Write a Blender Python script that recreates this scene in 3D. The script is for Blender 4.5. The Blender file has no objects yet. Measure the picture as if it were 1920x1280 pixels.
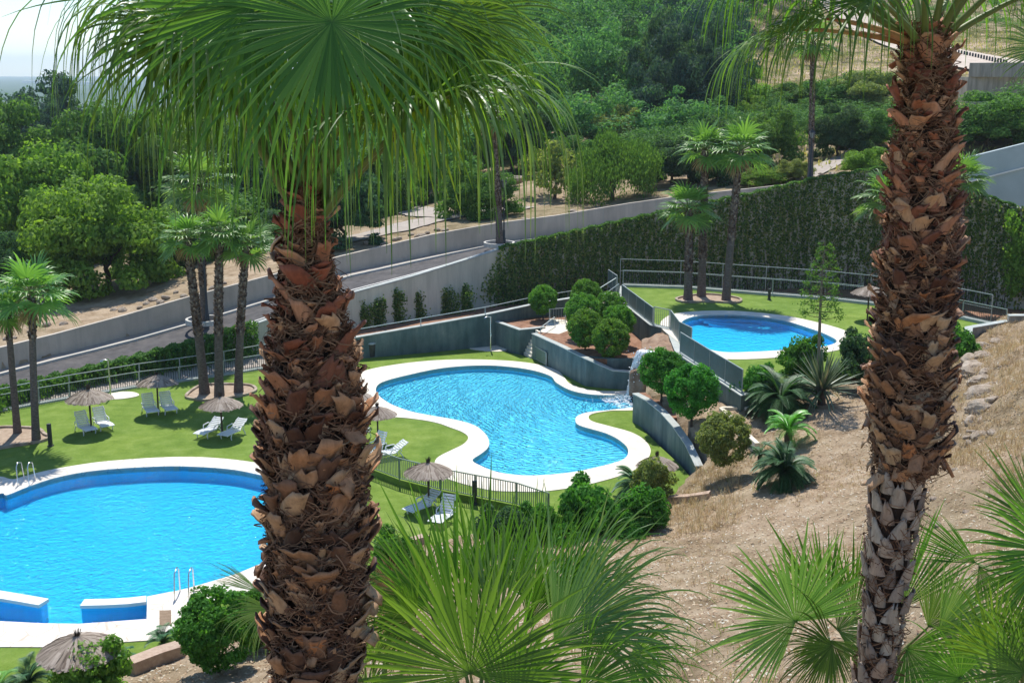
import bpy, bmesh, math, random
import numpy as np
from mathutils import Vector, Matrix
from mathutils.geometry import tessellate_polygon

SC = bpy.context.scene
COL = SC.collection
# ------------------------------------------------------------------ camera, world, sun
CAMZ = 18.0
PITCH = math.radians(13.0)
FPX = 2200.0
cam_d = bpy.data.cameras.new('camera'); cam = bpy.data.objects.new('camera', cam_d); COL.objects.link(cam)
cam.location = (0, 0, CAMZ); cam.rotation_euler = (math.radians(90) - PITCH, 0, 0)
cam_d.sensor_width = 36.0; cam_d.lens = 36.0 * FPX / 1920.0
cam_d.clip_start = 0.1; cam_d.clip_end = 60000
SC.camera = cam
SUN_EL = 61.0; SUN_AZ = -6.0      # azimuth from +Y towards +X, degrees
w = bpy.data.worlds.new('World'); SC.world = w; w.use_nodes = True
nt = w.node_tree; nt.nodes.clear()
sky = nt.nodes.new('ShaderNodeTexSky'); sky.sky_type = 'NISHITA'; sky.sun_disc = False
sky.sun_elevation = math.radians(SUN_EL); sky.sun_rotation = math.radians(SUN_AZ)
sky.air_density = 1.0; sky.dust_density = 0.0; sky.ozone_density = 4.0
bg = nt.nodes.new('ShaderNodeBackground'); bg.inputs['Strength'].default_value = 0.13
ow = nt.nodes.new('ShaderNodeOutputWorld')
nt.links.new(sky.outputs[0], bg.inputs[0]); nt.links.new(bg.outputs[0], ow.inputs[0])
sd = bpy.data.lights.new('sun', 'SUN'); sd.energy = 4.5; sd.angle = math.radians(0.53); sd.color = (1.0, 0.955, 0.88)
so = bpy.data.objects.new('sun', sd); COL.objects.link(so)
_az, _el = math.radians(SUN_AZ), math.radians(SUN_EL)
_sv = Vector((math.sin(_az) * math.cos(_el), math.cos(_az) * math.cos(_el), math.sin(_el)))
so.rotation_euler = _sv.to_track_quat('Z', 'Y').to_euler(); so.location = (0, 0, 60)
SC.view_settings.view_transform = 'Standard'; SC.view_settings.look = 'None'
SC.view_settings.exposure = 0.36; SC.view_settings.gamma = 1.0
SC.cycles.max_bounces = 8; SC.cycles.transparent_max_bounces = 12
SC.cycles.volume_bounces = 1
SC.cycles.sample_clamp_indirect = 6.0

# ------------------------------------------------------------------ measuring helpers
CP, SP = math.cos(PITCH), math.sin(PITCH)
def _ray(x, y):
    u = (x - 960) / FPX; v = (640 - y) / FPX
    return u, CP + v * SP, -SP + v * CP
def P(x, y, z):
    u, a, b = _ray(x, y); t = (z - CAMZ) / b
    return Vector((u * t, a * t, z))
def PR(x, y, R):
    u, a, b = _ray(x, y); t = R / a
    return Vector((u * t, R, CAMZ + b * t))
def wpx(px, R):                      # metres covered by px picture pixels at forward distance R
    return px * R / CP / FPX
rng = np.random.default_rng(7)
random.seed(7)

# ------------------------------------------------------------------ objects
def tag(o, label=None, cat=None, group=None, kind=None):
    if label: o['label'] = label
    if cat: o['category'] = cat
    if group: o['group'] = group
    if kind: o['kind'] = kind
    return o
def empty(name, loc=(0, 0, 0), label=None, cat=None, group=None, rz=0.0):
    o = bpy.data.objects.new(name, None); COL.objects.link(o); o.location = loc; o.rotation_euler = (0, 0, rz)
    o.empty_display_size = 0.2
    return tag(o, label, cat, group)
def link(name, me, mat=None, parent=None, loc=None):
    o = bpy.data.objects.new(name, me); COL.objects.link(o)
    if mat is not None and len(me.materials) == 0: me.materials.append(mat)
    if parent: o.parent = parent
    if loc is not None: o.location = loc
    return o
def npmesh(name, V, Fq, smooth=False):
    """V (n,3), Fq (m,k) all faces of k verts"""
    V = np.asarray(V, dtype=np.float32); Fq = np.asarray(Fq, dtype=np.int32)
    me = bpy.data.meshes.new(name); k = Fq.shape[1]
    me.vertices.add(len(V)); me.vertices.foreach_set('co', V.ravel())
    me.loops.add(Fq.size); me.loops.foreach_set('vertex_index', Fq.ravel())
    me.polygons.add(len(Fq)); me.polygons.foreach_set('loop_start', np.arange(0, Fq.size, k, dtype=np.int32))
    me.polygons.foreach_set('loop_total', np.full(len(Fq), k, dtype=np.int32))
    if smooth: me.polygons.foreach_set('use_smooth', np.ones(len(Fq), dtype=bool))
    me.update(calc_edges=True); return me
class MB:
    """collects boxes, tubes, prisms into one mesh"""
    def __init__(s): s.v = []; s.f = []; s.sm = []
    def add(s, vs, fs, smooth=False):
        n = len(s.v); s.v += [tuple(p) for p in vs]; s.f += [tuple(i + n for i in f) for f in fs]; s.sm += [smooth] * len(fs)
    def box(s, c, size, rz=0.0, M=None):
        x, y, z = [q / 2 for q in size]
        vs = [Vector((a * x, b * y, d * z)) for a in (-1, 1) for b in (-1, 1) for d in (-1, 1)]
        R = Matrix.Rotation(rz, 3, 'Z') if M is None else M
        vs = [R @ v + Vector(c) for v in vs]
        s.add(vs, [(0, 1, 3, 2), (4, 6, 7, 5), (0, 4, 5, 1), (2, 3, 7, 6), (0, 2, 6, 4), (1, 5, 7, 3)])
    def bar(s, a, b, wd, ht):
        a = Vector(a); b = Vector(b); d = b - a; L = d.length
        if L < 1e-6: return
        X = d / L; Z = Vector((0, 0, 1))
        if abs(X.z) > .98: Z = Vector((0, 1, 0))
        Y = Z.cross(X).normalized(); Z = X.cross(Y)
        M = Matrix((X, Y, Z)).transposed()
        s.box((a + b) / 2, (L, wd, ht), M=M)
    def tube(s, pts, rad, n=8, cap=True, smooth=True):
        pts = [Vector(p) for p in pts]
        if not hasattr(rad, '__len__'): rad = [rad] * len(pts)
        vs = []; prev = None
        for i, p in enumerate(pts):
            d = (pts[min(i + 1, len(pts) - 1)] - pts[max(i - 1, 0)]).normalized()
            if prev is None:
                r = Vector((0, 0, 1)) if abs(d.z) < .9 else Vector((1, 0, 0))
                X = d.cross(r).normalized()
            else: X = (prev - d * prev.dot(d)).normalized()
            prev = X; Y = d.cross(X)
            for k in range(n):
                a = 2 * math.pi * k / n; vs.append(p + (X * math.cos(a) + Y * math.sin(a)) * rad[i])
        fs = [(i * n + k, i * n + (k + 1) % n, (i + 1) * n + (k + 1) % n, (i + 1) * n + k) for i in range(len(pts) - 1) for k in range(n)]
        s.add(vs, fs, smooth)
        if cap: s.add([vs[k] for k in range(n)][::-1], [tuple(range(n))]); s.add(vs[-n:], [tuple(range(n))])
    def prism(s, poly, z0, z1, top=True, bottom=False):
        """poly: xy (or xyz with own top z) ring; extruded between z0 and z1"""
        n = len(poly); T = [Vector((p[0], p[1], z1)) for p in poly]; B = [Vector((p[0], p[1], z0)) for p in poly]
        s.add(T + B, [(i, (i + 1) % n, n + (i + 1) % n, n + i)[::-1] for i in range(n)])
        if top:
            tri = tessellate_polygon([T]); s.add(T, [tuple(t) for t in tri])
    def mesh(s, name):
        me = bpy.data.meshes.new(name); me.from_pydata(s.v, [], s.f); me.update()
        me.polygons.foreach_set('use_smooth', s.sm); return me
    def build(s, name, mat, parent=None, bevel=0.0):
        me = s.mesh(name)
        bm = bmesh.new(); bm.from_mesh(me)
        bmesh.ops.recalc_face_normals(bm, faces=bm.faces); bm.to_mesh(me); bm.free()
        o = link(name, me, mat, parent)
        if bevel:
            m = o.modifiers.new('bevel', 'BEVEL'); m.width = bevel; m.segments = 2; m.limit_method = 'ANGLE'
        return o
def copy_tree(o, parent=None):
    c = o.copy(); COL.objects.link(c); c.parent = parent
    for ch in [q for q in bpy.data.objects if q.parent is o]: copy_tree(ch, c)
    return c
_children = {}
def copy_thing(root, loc, rz=0.0, scale=None, label=None, cat=None, group=None):
    c = root.copy(); COL.objects.link(c); c.location = loc; c.rotation_euler = (0, 0, rz)
    if scale is not None: c.scale = scale if hasattr(scale, '__len__') else (scale,) * 3
    if label: c['label'] = label
    if cat: c['category'] = cat
    if group: c['group'] = group
    for ch in list(root.children):
        d = ch.copy(); COL.objects.link(d); d.parent = c
        for g in list(ch.children):
            e = g.copy(); COL.objects.link(e); e.parent = d
    return c

# ------------------------------------------------------------------ materials
def newmat(name):
    m = bpy.data.materials.new(name); m.use_nodes = True; n = m.node_tree
    return m, n, n.nodes['Principled BSDF'], n.nodes['Material Output']
def ramp(n, stops, interp='LINEAR'):
    r = n.nodes.new('ShaderNodeValToRGB'); e = r.color_ramp.elements; r.color_ramp.interpolation = interp
    while len(e) > 1: e.remove(e[-1])
    e[0].position = stops[0][0]; e[0].color = (*stops[0][1], 1)
    for p, c in stops[1:]:
        q = e.new(p); q.color = (*c, 1)
    return r
def noise(n, scale, detail=4, rough=.55, coord='Object', vec=None, stretch=None):
    if vec is None:
        tc = n.nodes.new('ShaderNodeTexCoord'); vec = tc.outputs[coord]
    if stretch:
        mp = n.nodes.new('ShaderNodeMapping'); mp.inputs['Scale'].default_value = stretch
        n.links.new(vec, mp.inputs[0]); vec = mp.outputs[0]
    t = n.nodes.new('ShaderNodeTexNoise'); t.inputs['Scale'].default_value = scale
    t.inputs['Detail'].default_value = detail; t.inputs['Roughness'].default_value = rough
    n.links.new(vec, t.inputs['Vector']); return t
def surf(name, stops, scale=3.0, rough=.85, bump=.2, bscale=None, stretch=None, spec=.3, metal=0, bdist=.02, detail=5):
    m, n, b, o = newmat(name)
    t = noise(n, scale, detail, .6, stretch=stretch); r = ramp(n, stops)
    n.links.new(t.outputs[0], r.inputs[0]); n.links.new(r.outputs[0], b.inputs['Base Color'])
    b.inputs['Roughness'].default_value = rough; b.inputs['Specular IOR Level'].default_value = spec
    b.inputs['Metallic'].default_value = metal
    if bump:
        t2 = noise(n, bscale or scale * 6, 4, .6, stretch=stretch); bp = n.nodes.new('ShaderNodeBump')
        bp.inputs['Strength'].default_value = bump; bp.inputs['Distance'].default_value = bdist
        n.links.new(t2.outputs[0], bp.inputs['Height']); n.links.new(bp.outputs[0], b.inputs['Normal'])
    return m
LEAFGAIN = 1.95
def leafmat(name, cols, trans=.45, tcol=None, rough=.65, spec=.14, objvar=.12):
    """leaf colours vary per leaf (random per island) and a little per tree; light passes through"""
    m, n, b, o = newmat(name)
    g = n.nodes.new('ShaderNodeNewGeometry')
    cols = [tuple(min(.6, q * LEAFGAIN) for q in c) for c in cols]
    k = len(cols); r = ramp(n, [(i / max(k - 1, 1), c) for i, c in enumerate(cols)])
    n.links.new(g.outputs['Random Per Island'], r.inputs[0])
    oi = n.nodes.new('ShaderNodeObjectInfo'); mr = n.nodes.new('ShaderNodeMapRange')
    mr.inputs['To Min'].default_value = 1 - objvar; mr.inputs['To Max'].default_value = 1 + objvar
    n.links.new(oi.outputs['Random'], mr.inputs[0])
    hs = n.nodes.new('ShaderNodeHueSaturation'); n.links.new(r.outputs[0], hs.inputs['Color']); n.links.new(mr.outputs[0], hs.inputs['Value'])
    mh = n.nodes.new('ShaderNodeMapRange'); mh.inputs['To Min'].default_value = .5 - objvar * .12; mh.inputs['To Max'].default_value = .5 + objvar * .12
    n.links.new(oi.outputs['Random'], mh.inputs[0]); n.links.new(mh.outputs[0], hs.inputs['Hue'])
    n.links.new(hs.outputs[0], b.inputs['Base Color'])
    b.inputs['Roughness'].default_value = rough; b.inputs['Specular IOR Level'].default_value = spec
    tr = n.nodes.new('ShaderNodeBsdfTranslucent'); mx = n.nodes.new('ShaderNodeMixShader'); mx.inputs[0].default_value = trans
    mul = n.nodes.new('ShaderNodeMix'); mul.data_type = 'RGBA'; mul.blend_type = 'MULTIPLY'; mul.inputs[0].default_value = 1
    n.links.new(hs.outputs[0], mul.inputs[6]); mul.inputs[7].default_value = (*(tcol or (1.5, 1.5, .6)), 1)
    n.links.new(mul.outputs[2], tr.inputs[0])
    n.links.new(b.outputs[0], mx.inputs[1]); n.links.new(tr.outputs[0], mx.inputs[2]); n.links.new(mx.outputs[0], o.inputs[0])
    return m
def streaks(m, amt=.5, sc=2.2, dark=(.45, .5, .5)):
    """run-off stains down a wall face"""
    n = m.node_tree; b = n.nodes['Principled BSDF']; src = b.inputs['Base Color'].links[0].from_socket
    t = noise(n, sc, 6, .7, stretch=(1, 1, .10)); r = ramp(n, [(.38, dark), (.55, (1, 1, 1)), (.72, (1.25, 1.25, 1.2))]); n.links.new(t.outputs[0], r.inputs[0])
    mm = n.nodes.new('ShaderNodeMix'); mm.data_type = 'RGBA'; mm.blend_type = 'MULTIPLY'; mm.inputs[0].default_value = amt
    n.links.new(src, mm.inputs[6]); n.links.new(r.outputs[0], mm.inputs[7]); n.links.new(mm.outputs[2], b.inputs['Base Color'])
def blotch(m, amt, sc, lo, hi):
    """worn and dusty patches"""
    n = m.node_tree; b = n.nodes['Principled BSDF']; src = b.inputs['Base Color'].links[0].from_socket
    t = noise(n, sc, 8, .65); r = ramp(n, [(.32, lo), (.5, (1, 1, 1)), (.7, hi)]); n.links.new(t.outputs[0], r.inputs[0])
    mm = n.nodes.new('ShaderNodeMix'); mm.data_type = 'RGBA'; mm.blend_type = 'MULTIPLY'; mm.inputs[0].default_value = amt
    n.links.new(src, mm.inputs[6]); n.links.new(r.outputs[0], mm.inputs[7]); n.links.new(mm.outputs[2], b.inputs['Base Color'])
M = {}
M['lawn'] = surf('lawn', [(.3, (.115, .19, .024)), (.5, (.15, .235, .036)), (.7, (.20, .28, .06))], 1.2, .9, .6, 60, spec=.15, bdist=.03, detail=8)
M['deck'] = surf('deck_stone', [(.3, (.66, .60, .49)), (.6, (.76, .70, .60)), (.8, (.80, .76, .68))], 1.5, .8, .15, 25, spec=.25)
M['concrete'] = surf('retaining_concrete', [(.25, (.06, .105, .11)), (.45, (.10, .155, .155)), (.6, (.14, .19, .185)), (.78, (.24, .28, .26))], 1.1, .8, .25, 12, stretch=(1, 1, .45), detail=7)
M['coping'] = surf('wall_coping', [(.3, (.33, .37, .35)), (.7, (.48, .50, .47))], 2, .75, .1)
M['roadwall'] = surf('road_wall_concrete', [(.3, (.43, .38, .32)), (.55, (.52, .46, .385)), (.75, (.58, .52, .44))], .5, .85, .15, 10, stretch=(1, 1, .5), detail=7)
M['palewall'] = surf('pale_wall_concrete', [(.3, (.48, .48, .39)), (.55, (.58, .57, .47)), (.75, (.64, .63, .53))], .5, .85, .15, 10, stretch=(1, 1, .4), detail=7)
M['asphalt'] = surf('asphalt', [(.3, (.075, .072, .075)), (.7, (.115, .11, .11))], 2, .9, .3, 60, spec=.2)
M['pavement'] = surf('pavement_slabs', [(.3, (.33, .28, .24)), (.7, (.42, .37, .32))], 2, .85, .2)
M['kerb'] = surf('kerb_stone', [(.3, (.5, .48, .43)), (.7, (.6, .58, .53))], 3, .8, .1)
M['paint'] = surf('white_paint', [(.3, (.72, .70, .66)), (.7, (.8, .79, .76))], 6, .7, 0)
M['white'] = surf('white_plastic', [(.3, (.74, .77, .78)), (.7, (.82, .84, .85))], 3, .35, 0, spec=.5)
M['steel'] = surf('painted_steel', [(.3, (.30, .36, .36)), (.7, (.42, .47, .46))], 4, .4, 0, metal=.3, spec=.5)
M['chrome'] = surf('stainless_steel', [(.3, (.6, .61, .62)), (.7, (.7, .7, .7))], 4, .22, 0, metal=.9)
M['panel'] = surf('fence_panel_paint', [(.3, (.07, .13, .125)), (.7, (.10, .17, .16))], 3, .45, .05, spec=.5)
M['dark'] = surf('dark_metal', [(.3, (.018, .022, .025)), (.7, (.035, .04, .042))], 5, .45, 0, spec=.5)
M['picket'] = surf('green_picket_paint', [(.3, (.15, .21, .16)), (.7, (.22, .28, .22))], 5, .45, 0, spec=.5)
M['picketdark'] = surf('dark_picket_paint', [(.3, (.03, .055, .055)), (.7, (.05, .08, .078))], 5, .5, 0, spec=.4)
M['wood'] = surf('dark_pole_wood', [(.3, (.05, .035, .025)), (.7, (.10, .07, .05))], 6, .8, .3)
M['bark'] = surf('tree_bark', [(.3, (.05, .038, .028)), (.7, (.13, .10, .075))], 6, .9, .6, stretch=(1, 1, .3), bdist=.03)
M['rock'] = surf('limestone', [(.3, (.20, .15, .11)), (.5, (.36, .29, .22)), (.75, (.50, .44, .37))], 2.2, .9, .7, 9, bdist=.05, detail=9)
M['rockred'] = surf('waterfall_rock', [(.3, (.15, .085, .05)), (.5, (.29, .19, .125)), (.75, (.40, .31, .23))], 1.6, .8, .7, 7, bdist=.06, detail=9)
M['bedsoil'] = surf('bed_soil', [(.3, (.17, .085, .05)), (.55, (.30, .16, .10)), (.8, (.42, .28, .19))], 2.5, .95, .7, 40, bdist=.03, detail=9)
M['brick'] = surf('edging_stone', [(.3, (.36, .25, .19)), (.7, (.50, .39, .30))], 6, .9, .5, 20)
M['block'] = surf('block_concrete', [(.3, (.30, .28, .24)), (.7, (.42, .39, .34))], 1.2, .9, .2, 8, stretch=(1, 1, .3))
for k_, a_ in (('concrete', .45), ('roadwall', .22), ('palewall', .28), ('block', .6)): streaks(M[k_], a_)
blotch(M['lawn'], .8, .22, (.78, .86, .8), (1.2, 1.12, 1.1)); blotch(M['lawn'], .5, 9, (.7, .75, .6), (1.3, 1.25, 1.3)); blotch(M['deck'], .6, .7, (.86, .84, .8), (1.05, 1.04, 1.03)); blotch(M['asphalt'], .7, .5, (.75, .75, .75), (1.35, 1.3, 1.25)); blotch(M['concrete'], .7, .35, (.7, .75, .75), (1.3, 1.25, 1.2)); blotch(M['roadwall'], .6, .4, (.8, .8, .78), (1.1, 1.1, 1.08))
# ------------------------------------------------------------------ the setting: terrain control points
# road wall (near side, W1) and parapet (far side, W2): picture column, top row -> forward distance
W1 = [(-260, 800, 52), (-120, 765, 57), (0, 735, 62.5), (120, 706, 66), (250, 675, 69), (380, 640, 71.5), (504, 596.5, 73.5), (660, 547, 77), (774, 516, 80), (935, 466, 85),
      (1110, 428, 88), (1280, 390, 90), (1400, 366, 91.5), (1515, 339, 92), (1650, 316, 91), (1780, 345, 88), (1900, 388, 84), (2080, 400, 80)]
W1T = [PR(x, y, r) for x, y, r in W1]                     # top of near wall
W1B = [max(0.0, min(1.1, (x - 350) / 300)) for x, y, r in W1]
W2X = [(-260, 745), (-120, 715), (0, 692), (101, 665), (235, 632), (353, 598), (504, 554.5), (640, 512.5), (808, 477), (932, 454),
       (1043, 441), (1180, 418), (1300, 402), (1400, 388), (1515, 373), (1650, 350), (1780, 350), (1950, 330)]
def interp_z(x):
    xs = [a[0] for a in W1]; return float(np.interp(x, xs, [p.z for p in W1T]))
W2R = [58, 62, 67, 70, 73.5, 76, 79, 84, 88.5, 91.5, 94, 96, 97, 98, 98.5, 98, 95, 90]
W2B = [PR(x, y, r) for (x, y), r in zip(W2X, W2R)]         # base of the far parapet
for i, p in enumerate(W2B):                                 # keep base level with the road beside it
    pass

A_low = [P(-420, 1440, 0), P(-150, 1385, 0), P(60, 1318, 0), P(240, 1262, 0), P(350, 1226, 0), P(500, 1168, 0), P(690, 1108, 0), P(760, 1032, 0), P(900, 1000, 0), P(1035, 994, 0)]
B_low = [P(1150, 978, .3), P(1250, 942, .3), P(1300, 903, .3)]
E_base = [P(1311, 875, .9), P(1291, 833, 1.3), P(1268, 800, 1.6), P(1242, 771, 1.75), P(1218, 752, 1.8), P(1193, 738, 1.8)]
E_base = [Vector((p.x + .42, p.y + .30, 0)) for p in E_base]
C_front = [P(1273, 659, 3.2), P(1391, 735, 3.2), P(1480, 716, 3.2), P(1600, 694, 3.2), P(1700, 684, 3.2), P(1811, 668, 3.2), P(1885, 617, 3.2)]
HOLE = [tuple(p[:2]) for p in A_low + B_low + E_base] + [tuple(P(1222, 705, 1.8)[:2])] + [tuple(p[:2]) for p in C_front]
HOLE += [(C_front[-1].x + 4, C_front[-1].y + 1), (W2B[-1].x + 4, 80), (W2B[-1].x + 5, W2B[-1].y)]
HOLE += [(p.x, p.y + .15) for p in W2B[::-1]]
ctrl = []
def cz(x, y, z): p = P(x, y, z); ctrl.append((p.x, p.y, z))
def cr(x, y, R): p = PR(x, y, R); ctrl.append((p.x, p.y, p.z))
for a in [(-420, 1440, .1), (60, 1318, .15), (240, 1262, .15), (350, 1226, .15), (500, 1168, .2), (690, 1108, .2), (760, 1032, .15), (900, 1000, .15), (1035, 994, .2), (1150, 978, .4), (1250, 942, .5), (1300, 903, .7),
          (1310, 878, .9), (1285, 820, 1.45), (1240, 768, 1.7), (1215, 740, 1.8), (1300, 760, 2.0), (1350, 770, 2.2), (1391, 765, 2.45),
          (700, 1200, 1.3), (450, 1280, 1.4), (250, 1300, .7), (700, 1290, 2.6), (1000, 1280, 4), (1000, 1150, 1.9), (1300, 1270, 5.5), (1600, 1270, 7), (1900, 1270, 8.2),
          (1300, 1050, 2.0), (1500, 1000, 3), (1700, 1000, 4.1), (1900, 1000, 6), (1450, 900, 2.2), (1600, 850, 2.8), (1740, 850, 3.3), (1400, 800, 2.1), (1550, 760, 2.8),
          (1790, 860, 3.6), (1840, 850, 5.1), (1920, 850, 6.2), (1800, 750, 3.6), (1835, 730, 5.0), (1920, 720, 6.4), (1800, 690, 3.3), (1830, 665, 4.5), (1925, 640, 6.2), (1700, 720, 2.9), (2100, 700, 7), (2200, 900, 10), (2200, 620, 6.0), (1925, 602, 4.6), (2020, 600, 4.8), (2120, 590, 5), (1980, 560, 3.5)]: cz(*a)
for a in [(0, 0, 10.5), (-30, 0, 6), (30, 0, 12), (0, 10, 9.2), (-12, 10, 6.5), (12, 11, 10), (0, -30, 12), (60, 20, 14), (-60, 20, 2), (-60, 50, 0), (-90, 60, -1)]: ctrl.append(a)
for p in W2B: ctrl.append((p.x, p.y + 1.0, p.z + 1.15))
for a in [(740, 420, 97), (860, 404, 101), (960, 350, 112), (1040, 375, 108), (1100, 383, 103), (1500, 330, 103), (1560, 300, 110), (1500, 262, 128), (1340, 300, 122), (1640, 300, 104),
          (1150, 295, 138), (1000, 308, 132), (1300, 240, 150), (1430, 205, 152), (1550, 205, 152), (1450, 150, 185), (1620, 150, 185), (1400, 100, 215), (1550, 100, 215), (1650, 82, 228),
          (1700, 86, 225), (1790, 108, 200), (1860, 122, 185), (1920, 130, 178), (1600, 50, 255), (1560, 12, 290), (1545, -30, 330), (1850, 60, 260), (1950, 60, 250), (1750, 30, 300), (1850, 0, 330), (1850, -120, 420), (1600, -80, 420),
          (1850, 195, 138), (1800, 198, 140), (1900, 200, 136), (1820, 175, 147), (1980, 160, 150), (1800, 300, 107), (1900, 290, 104), (1850, 235, 120), (2100, 200, 120), (2300, 60, 250),
          (740, 400, 118), (700, 380, 135)]: cr(*a)
for a in [(5, 200, 21), (30, 210, 24), (10, 260, 42), (40, 270, 46), (20, 350, 66), (70, 360, 72), (-10, 200, 17), (-15, 260, 32), (-28, 250, 12), (-60, 300, -8), (-45, 200, -2), (-20, 150, 6), (-32, 130, 0.5), (-45, 150, -4),
          (-70, 150, -9), (-55, 105, -1), (-80, 200, -16), (-120, 300, -26), (-60, 400, -22), (0, 500, 60), (60, 550, 90), (120, 400, 60), (200, 300, 50), (-60, 600, -30), (-140, 500, -35), (-300, 600, -37), (-250, 300, -30), (-400, 200, -30),
          (-120, 60, -5), (-250, 60, -12), (100, 100, 14), (150, 60, 18), (200, 0, 20), (0, -100, 14), (-120, -20, 0), (0, 900, 60), (200, 900, 120), (-150, 900, -36), (-400, 1000, -38), (-900, 900, -38), (-700, 300, -36),
          (-500, 2500, -39), (-1500, 2500, -39), (500, 2000, 60), (-100, 1800, -36), (0, 5000, -39), (-2500, 6000, -40), (2500, 6000, 0), (-6000, 3000, -40), (0, 12000, -40), (-9000, 12000, -40), (9000, 12000, -10), (-9000, 0, -40), (4000, 1000, 60), (9000, 0, 0), (-2000, -200, -30), (2000, -200, 30)]:
    ctrl.append(a)
C = np.array(ctrl, dtype=float)
def _kern(r): return r
_n = len(C); _Pm = np.c_[np.ones(_n), C[:, :2] * 1e-3]
_D = np.sqrt(((C[:, None, :2] - C[None, :, :2]) ** 2).sum(-1))
_A = np.zeros((_n + 3, _n + 3)); _A[:_n, :_n] = _D + np.eye(_n) * .05; _A[:_n, _n:] = _Pm; _A[_n:, :_n] = _Pm.T
_w = np.linalg.solve(_A, np.r_[C[:, 2], 0, 0, 0])
def hill(X, Y):
    X = np.asarray(X, float); Y = np.asarray(Y, float); sh = X.shape; X = X.ravel(); Y = Y.ravel(); out = np.empty(len(X))
    for i in range(0, len(X), 20000):
        x = X[i:i + 20000]; y = Y[i:i + 20000]
        d = np.sqrt((x[:, None] - C[None, :, 0]) ** 2 + (y[:, None] - C[None, :, 1]) ** 2)
        out[i:i + 20000] = d @ _w[:_n] + _w[_n] + _w[_n + 1] * x * 1e-3 + _w[_n + 2] * y * 1e-3
    # small natural roughness
    near = np.clip(1 - np.hypot(X, Y) / 400, 0, 1)
    out += near * (.06 * np.sin(X * 1.7 + Y * .6) * np.sin(Y * 1.3) + .035 * np.sin(X * 4.1 - Y * 2.7) + .03 * np.sin(Y * 5.3 + X * 3.1))
    return out.reshape(sh)
def sdist(X, Y, poly):
    """signed distance, positive inside poly"""
    p = np.array(poly); q = np.roll(p, -1, 0); d = np.full(X.shape, 1e9); ins = np.zeros(X.shape, bool)
    for (ax, ay), (bx, by) in zip(p, q):
        ex, ey = bx - ax, by - ay; L = ex * ex + ey * ey + 1e-12
        t = np.clip(((X - ax) * ex + (Y - ay) * ey) / L, 0, 1)
        d = np.minimum(d, np.hypot(X - ax - t * ex, Y - ay - t * ey))
        c = ((ay > Y) != (by > Y)); xi = (bx - ax) * (Y - ay) / (by - ay + 1e-12) + ax
        ins ^= c & (X < xi)
    return np.where(ins, d, -d)
def axis(lo, a, b, hi, fine, g=1.14):
    v = list(np.arange(a, b, fine)); s = fine; x = b
    while x < hi: v.append(x); s *= g; x += s
    v.append(hi); s = fine; x = a - fine; u = []
    while x > lo: u.append(x); s *= g; x -= s
    u.append(lo); return np.array(u[::-1] + v)
gx = axis(-9000, -42, 50, 9000, .42); gy = axis(-300, 14, 108, 12000, .42, 1.09)
GX, GY = np.meshgrid(gx, gy); GZ = hill(GX, GY)
GZ0 = GZ.copy(); S = sdist(GX, GY, HOLE)
GZ = np.where(S > 0, GZ + (-3.4 - GZ) * np.clip((S - .05) / .45, 0, 1), GZ)
ny, nx = GX.shape
idx = np.arange(ny * nx).reshape(ny, nx)
Fq = np.stack([idx[:-1, :-1], idx[:-1, 1:], idx[1:, 1:], idx[1:, :-1]], -1).reshape(-1, 4)
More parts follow.
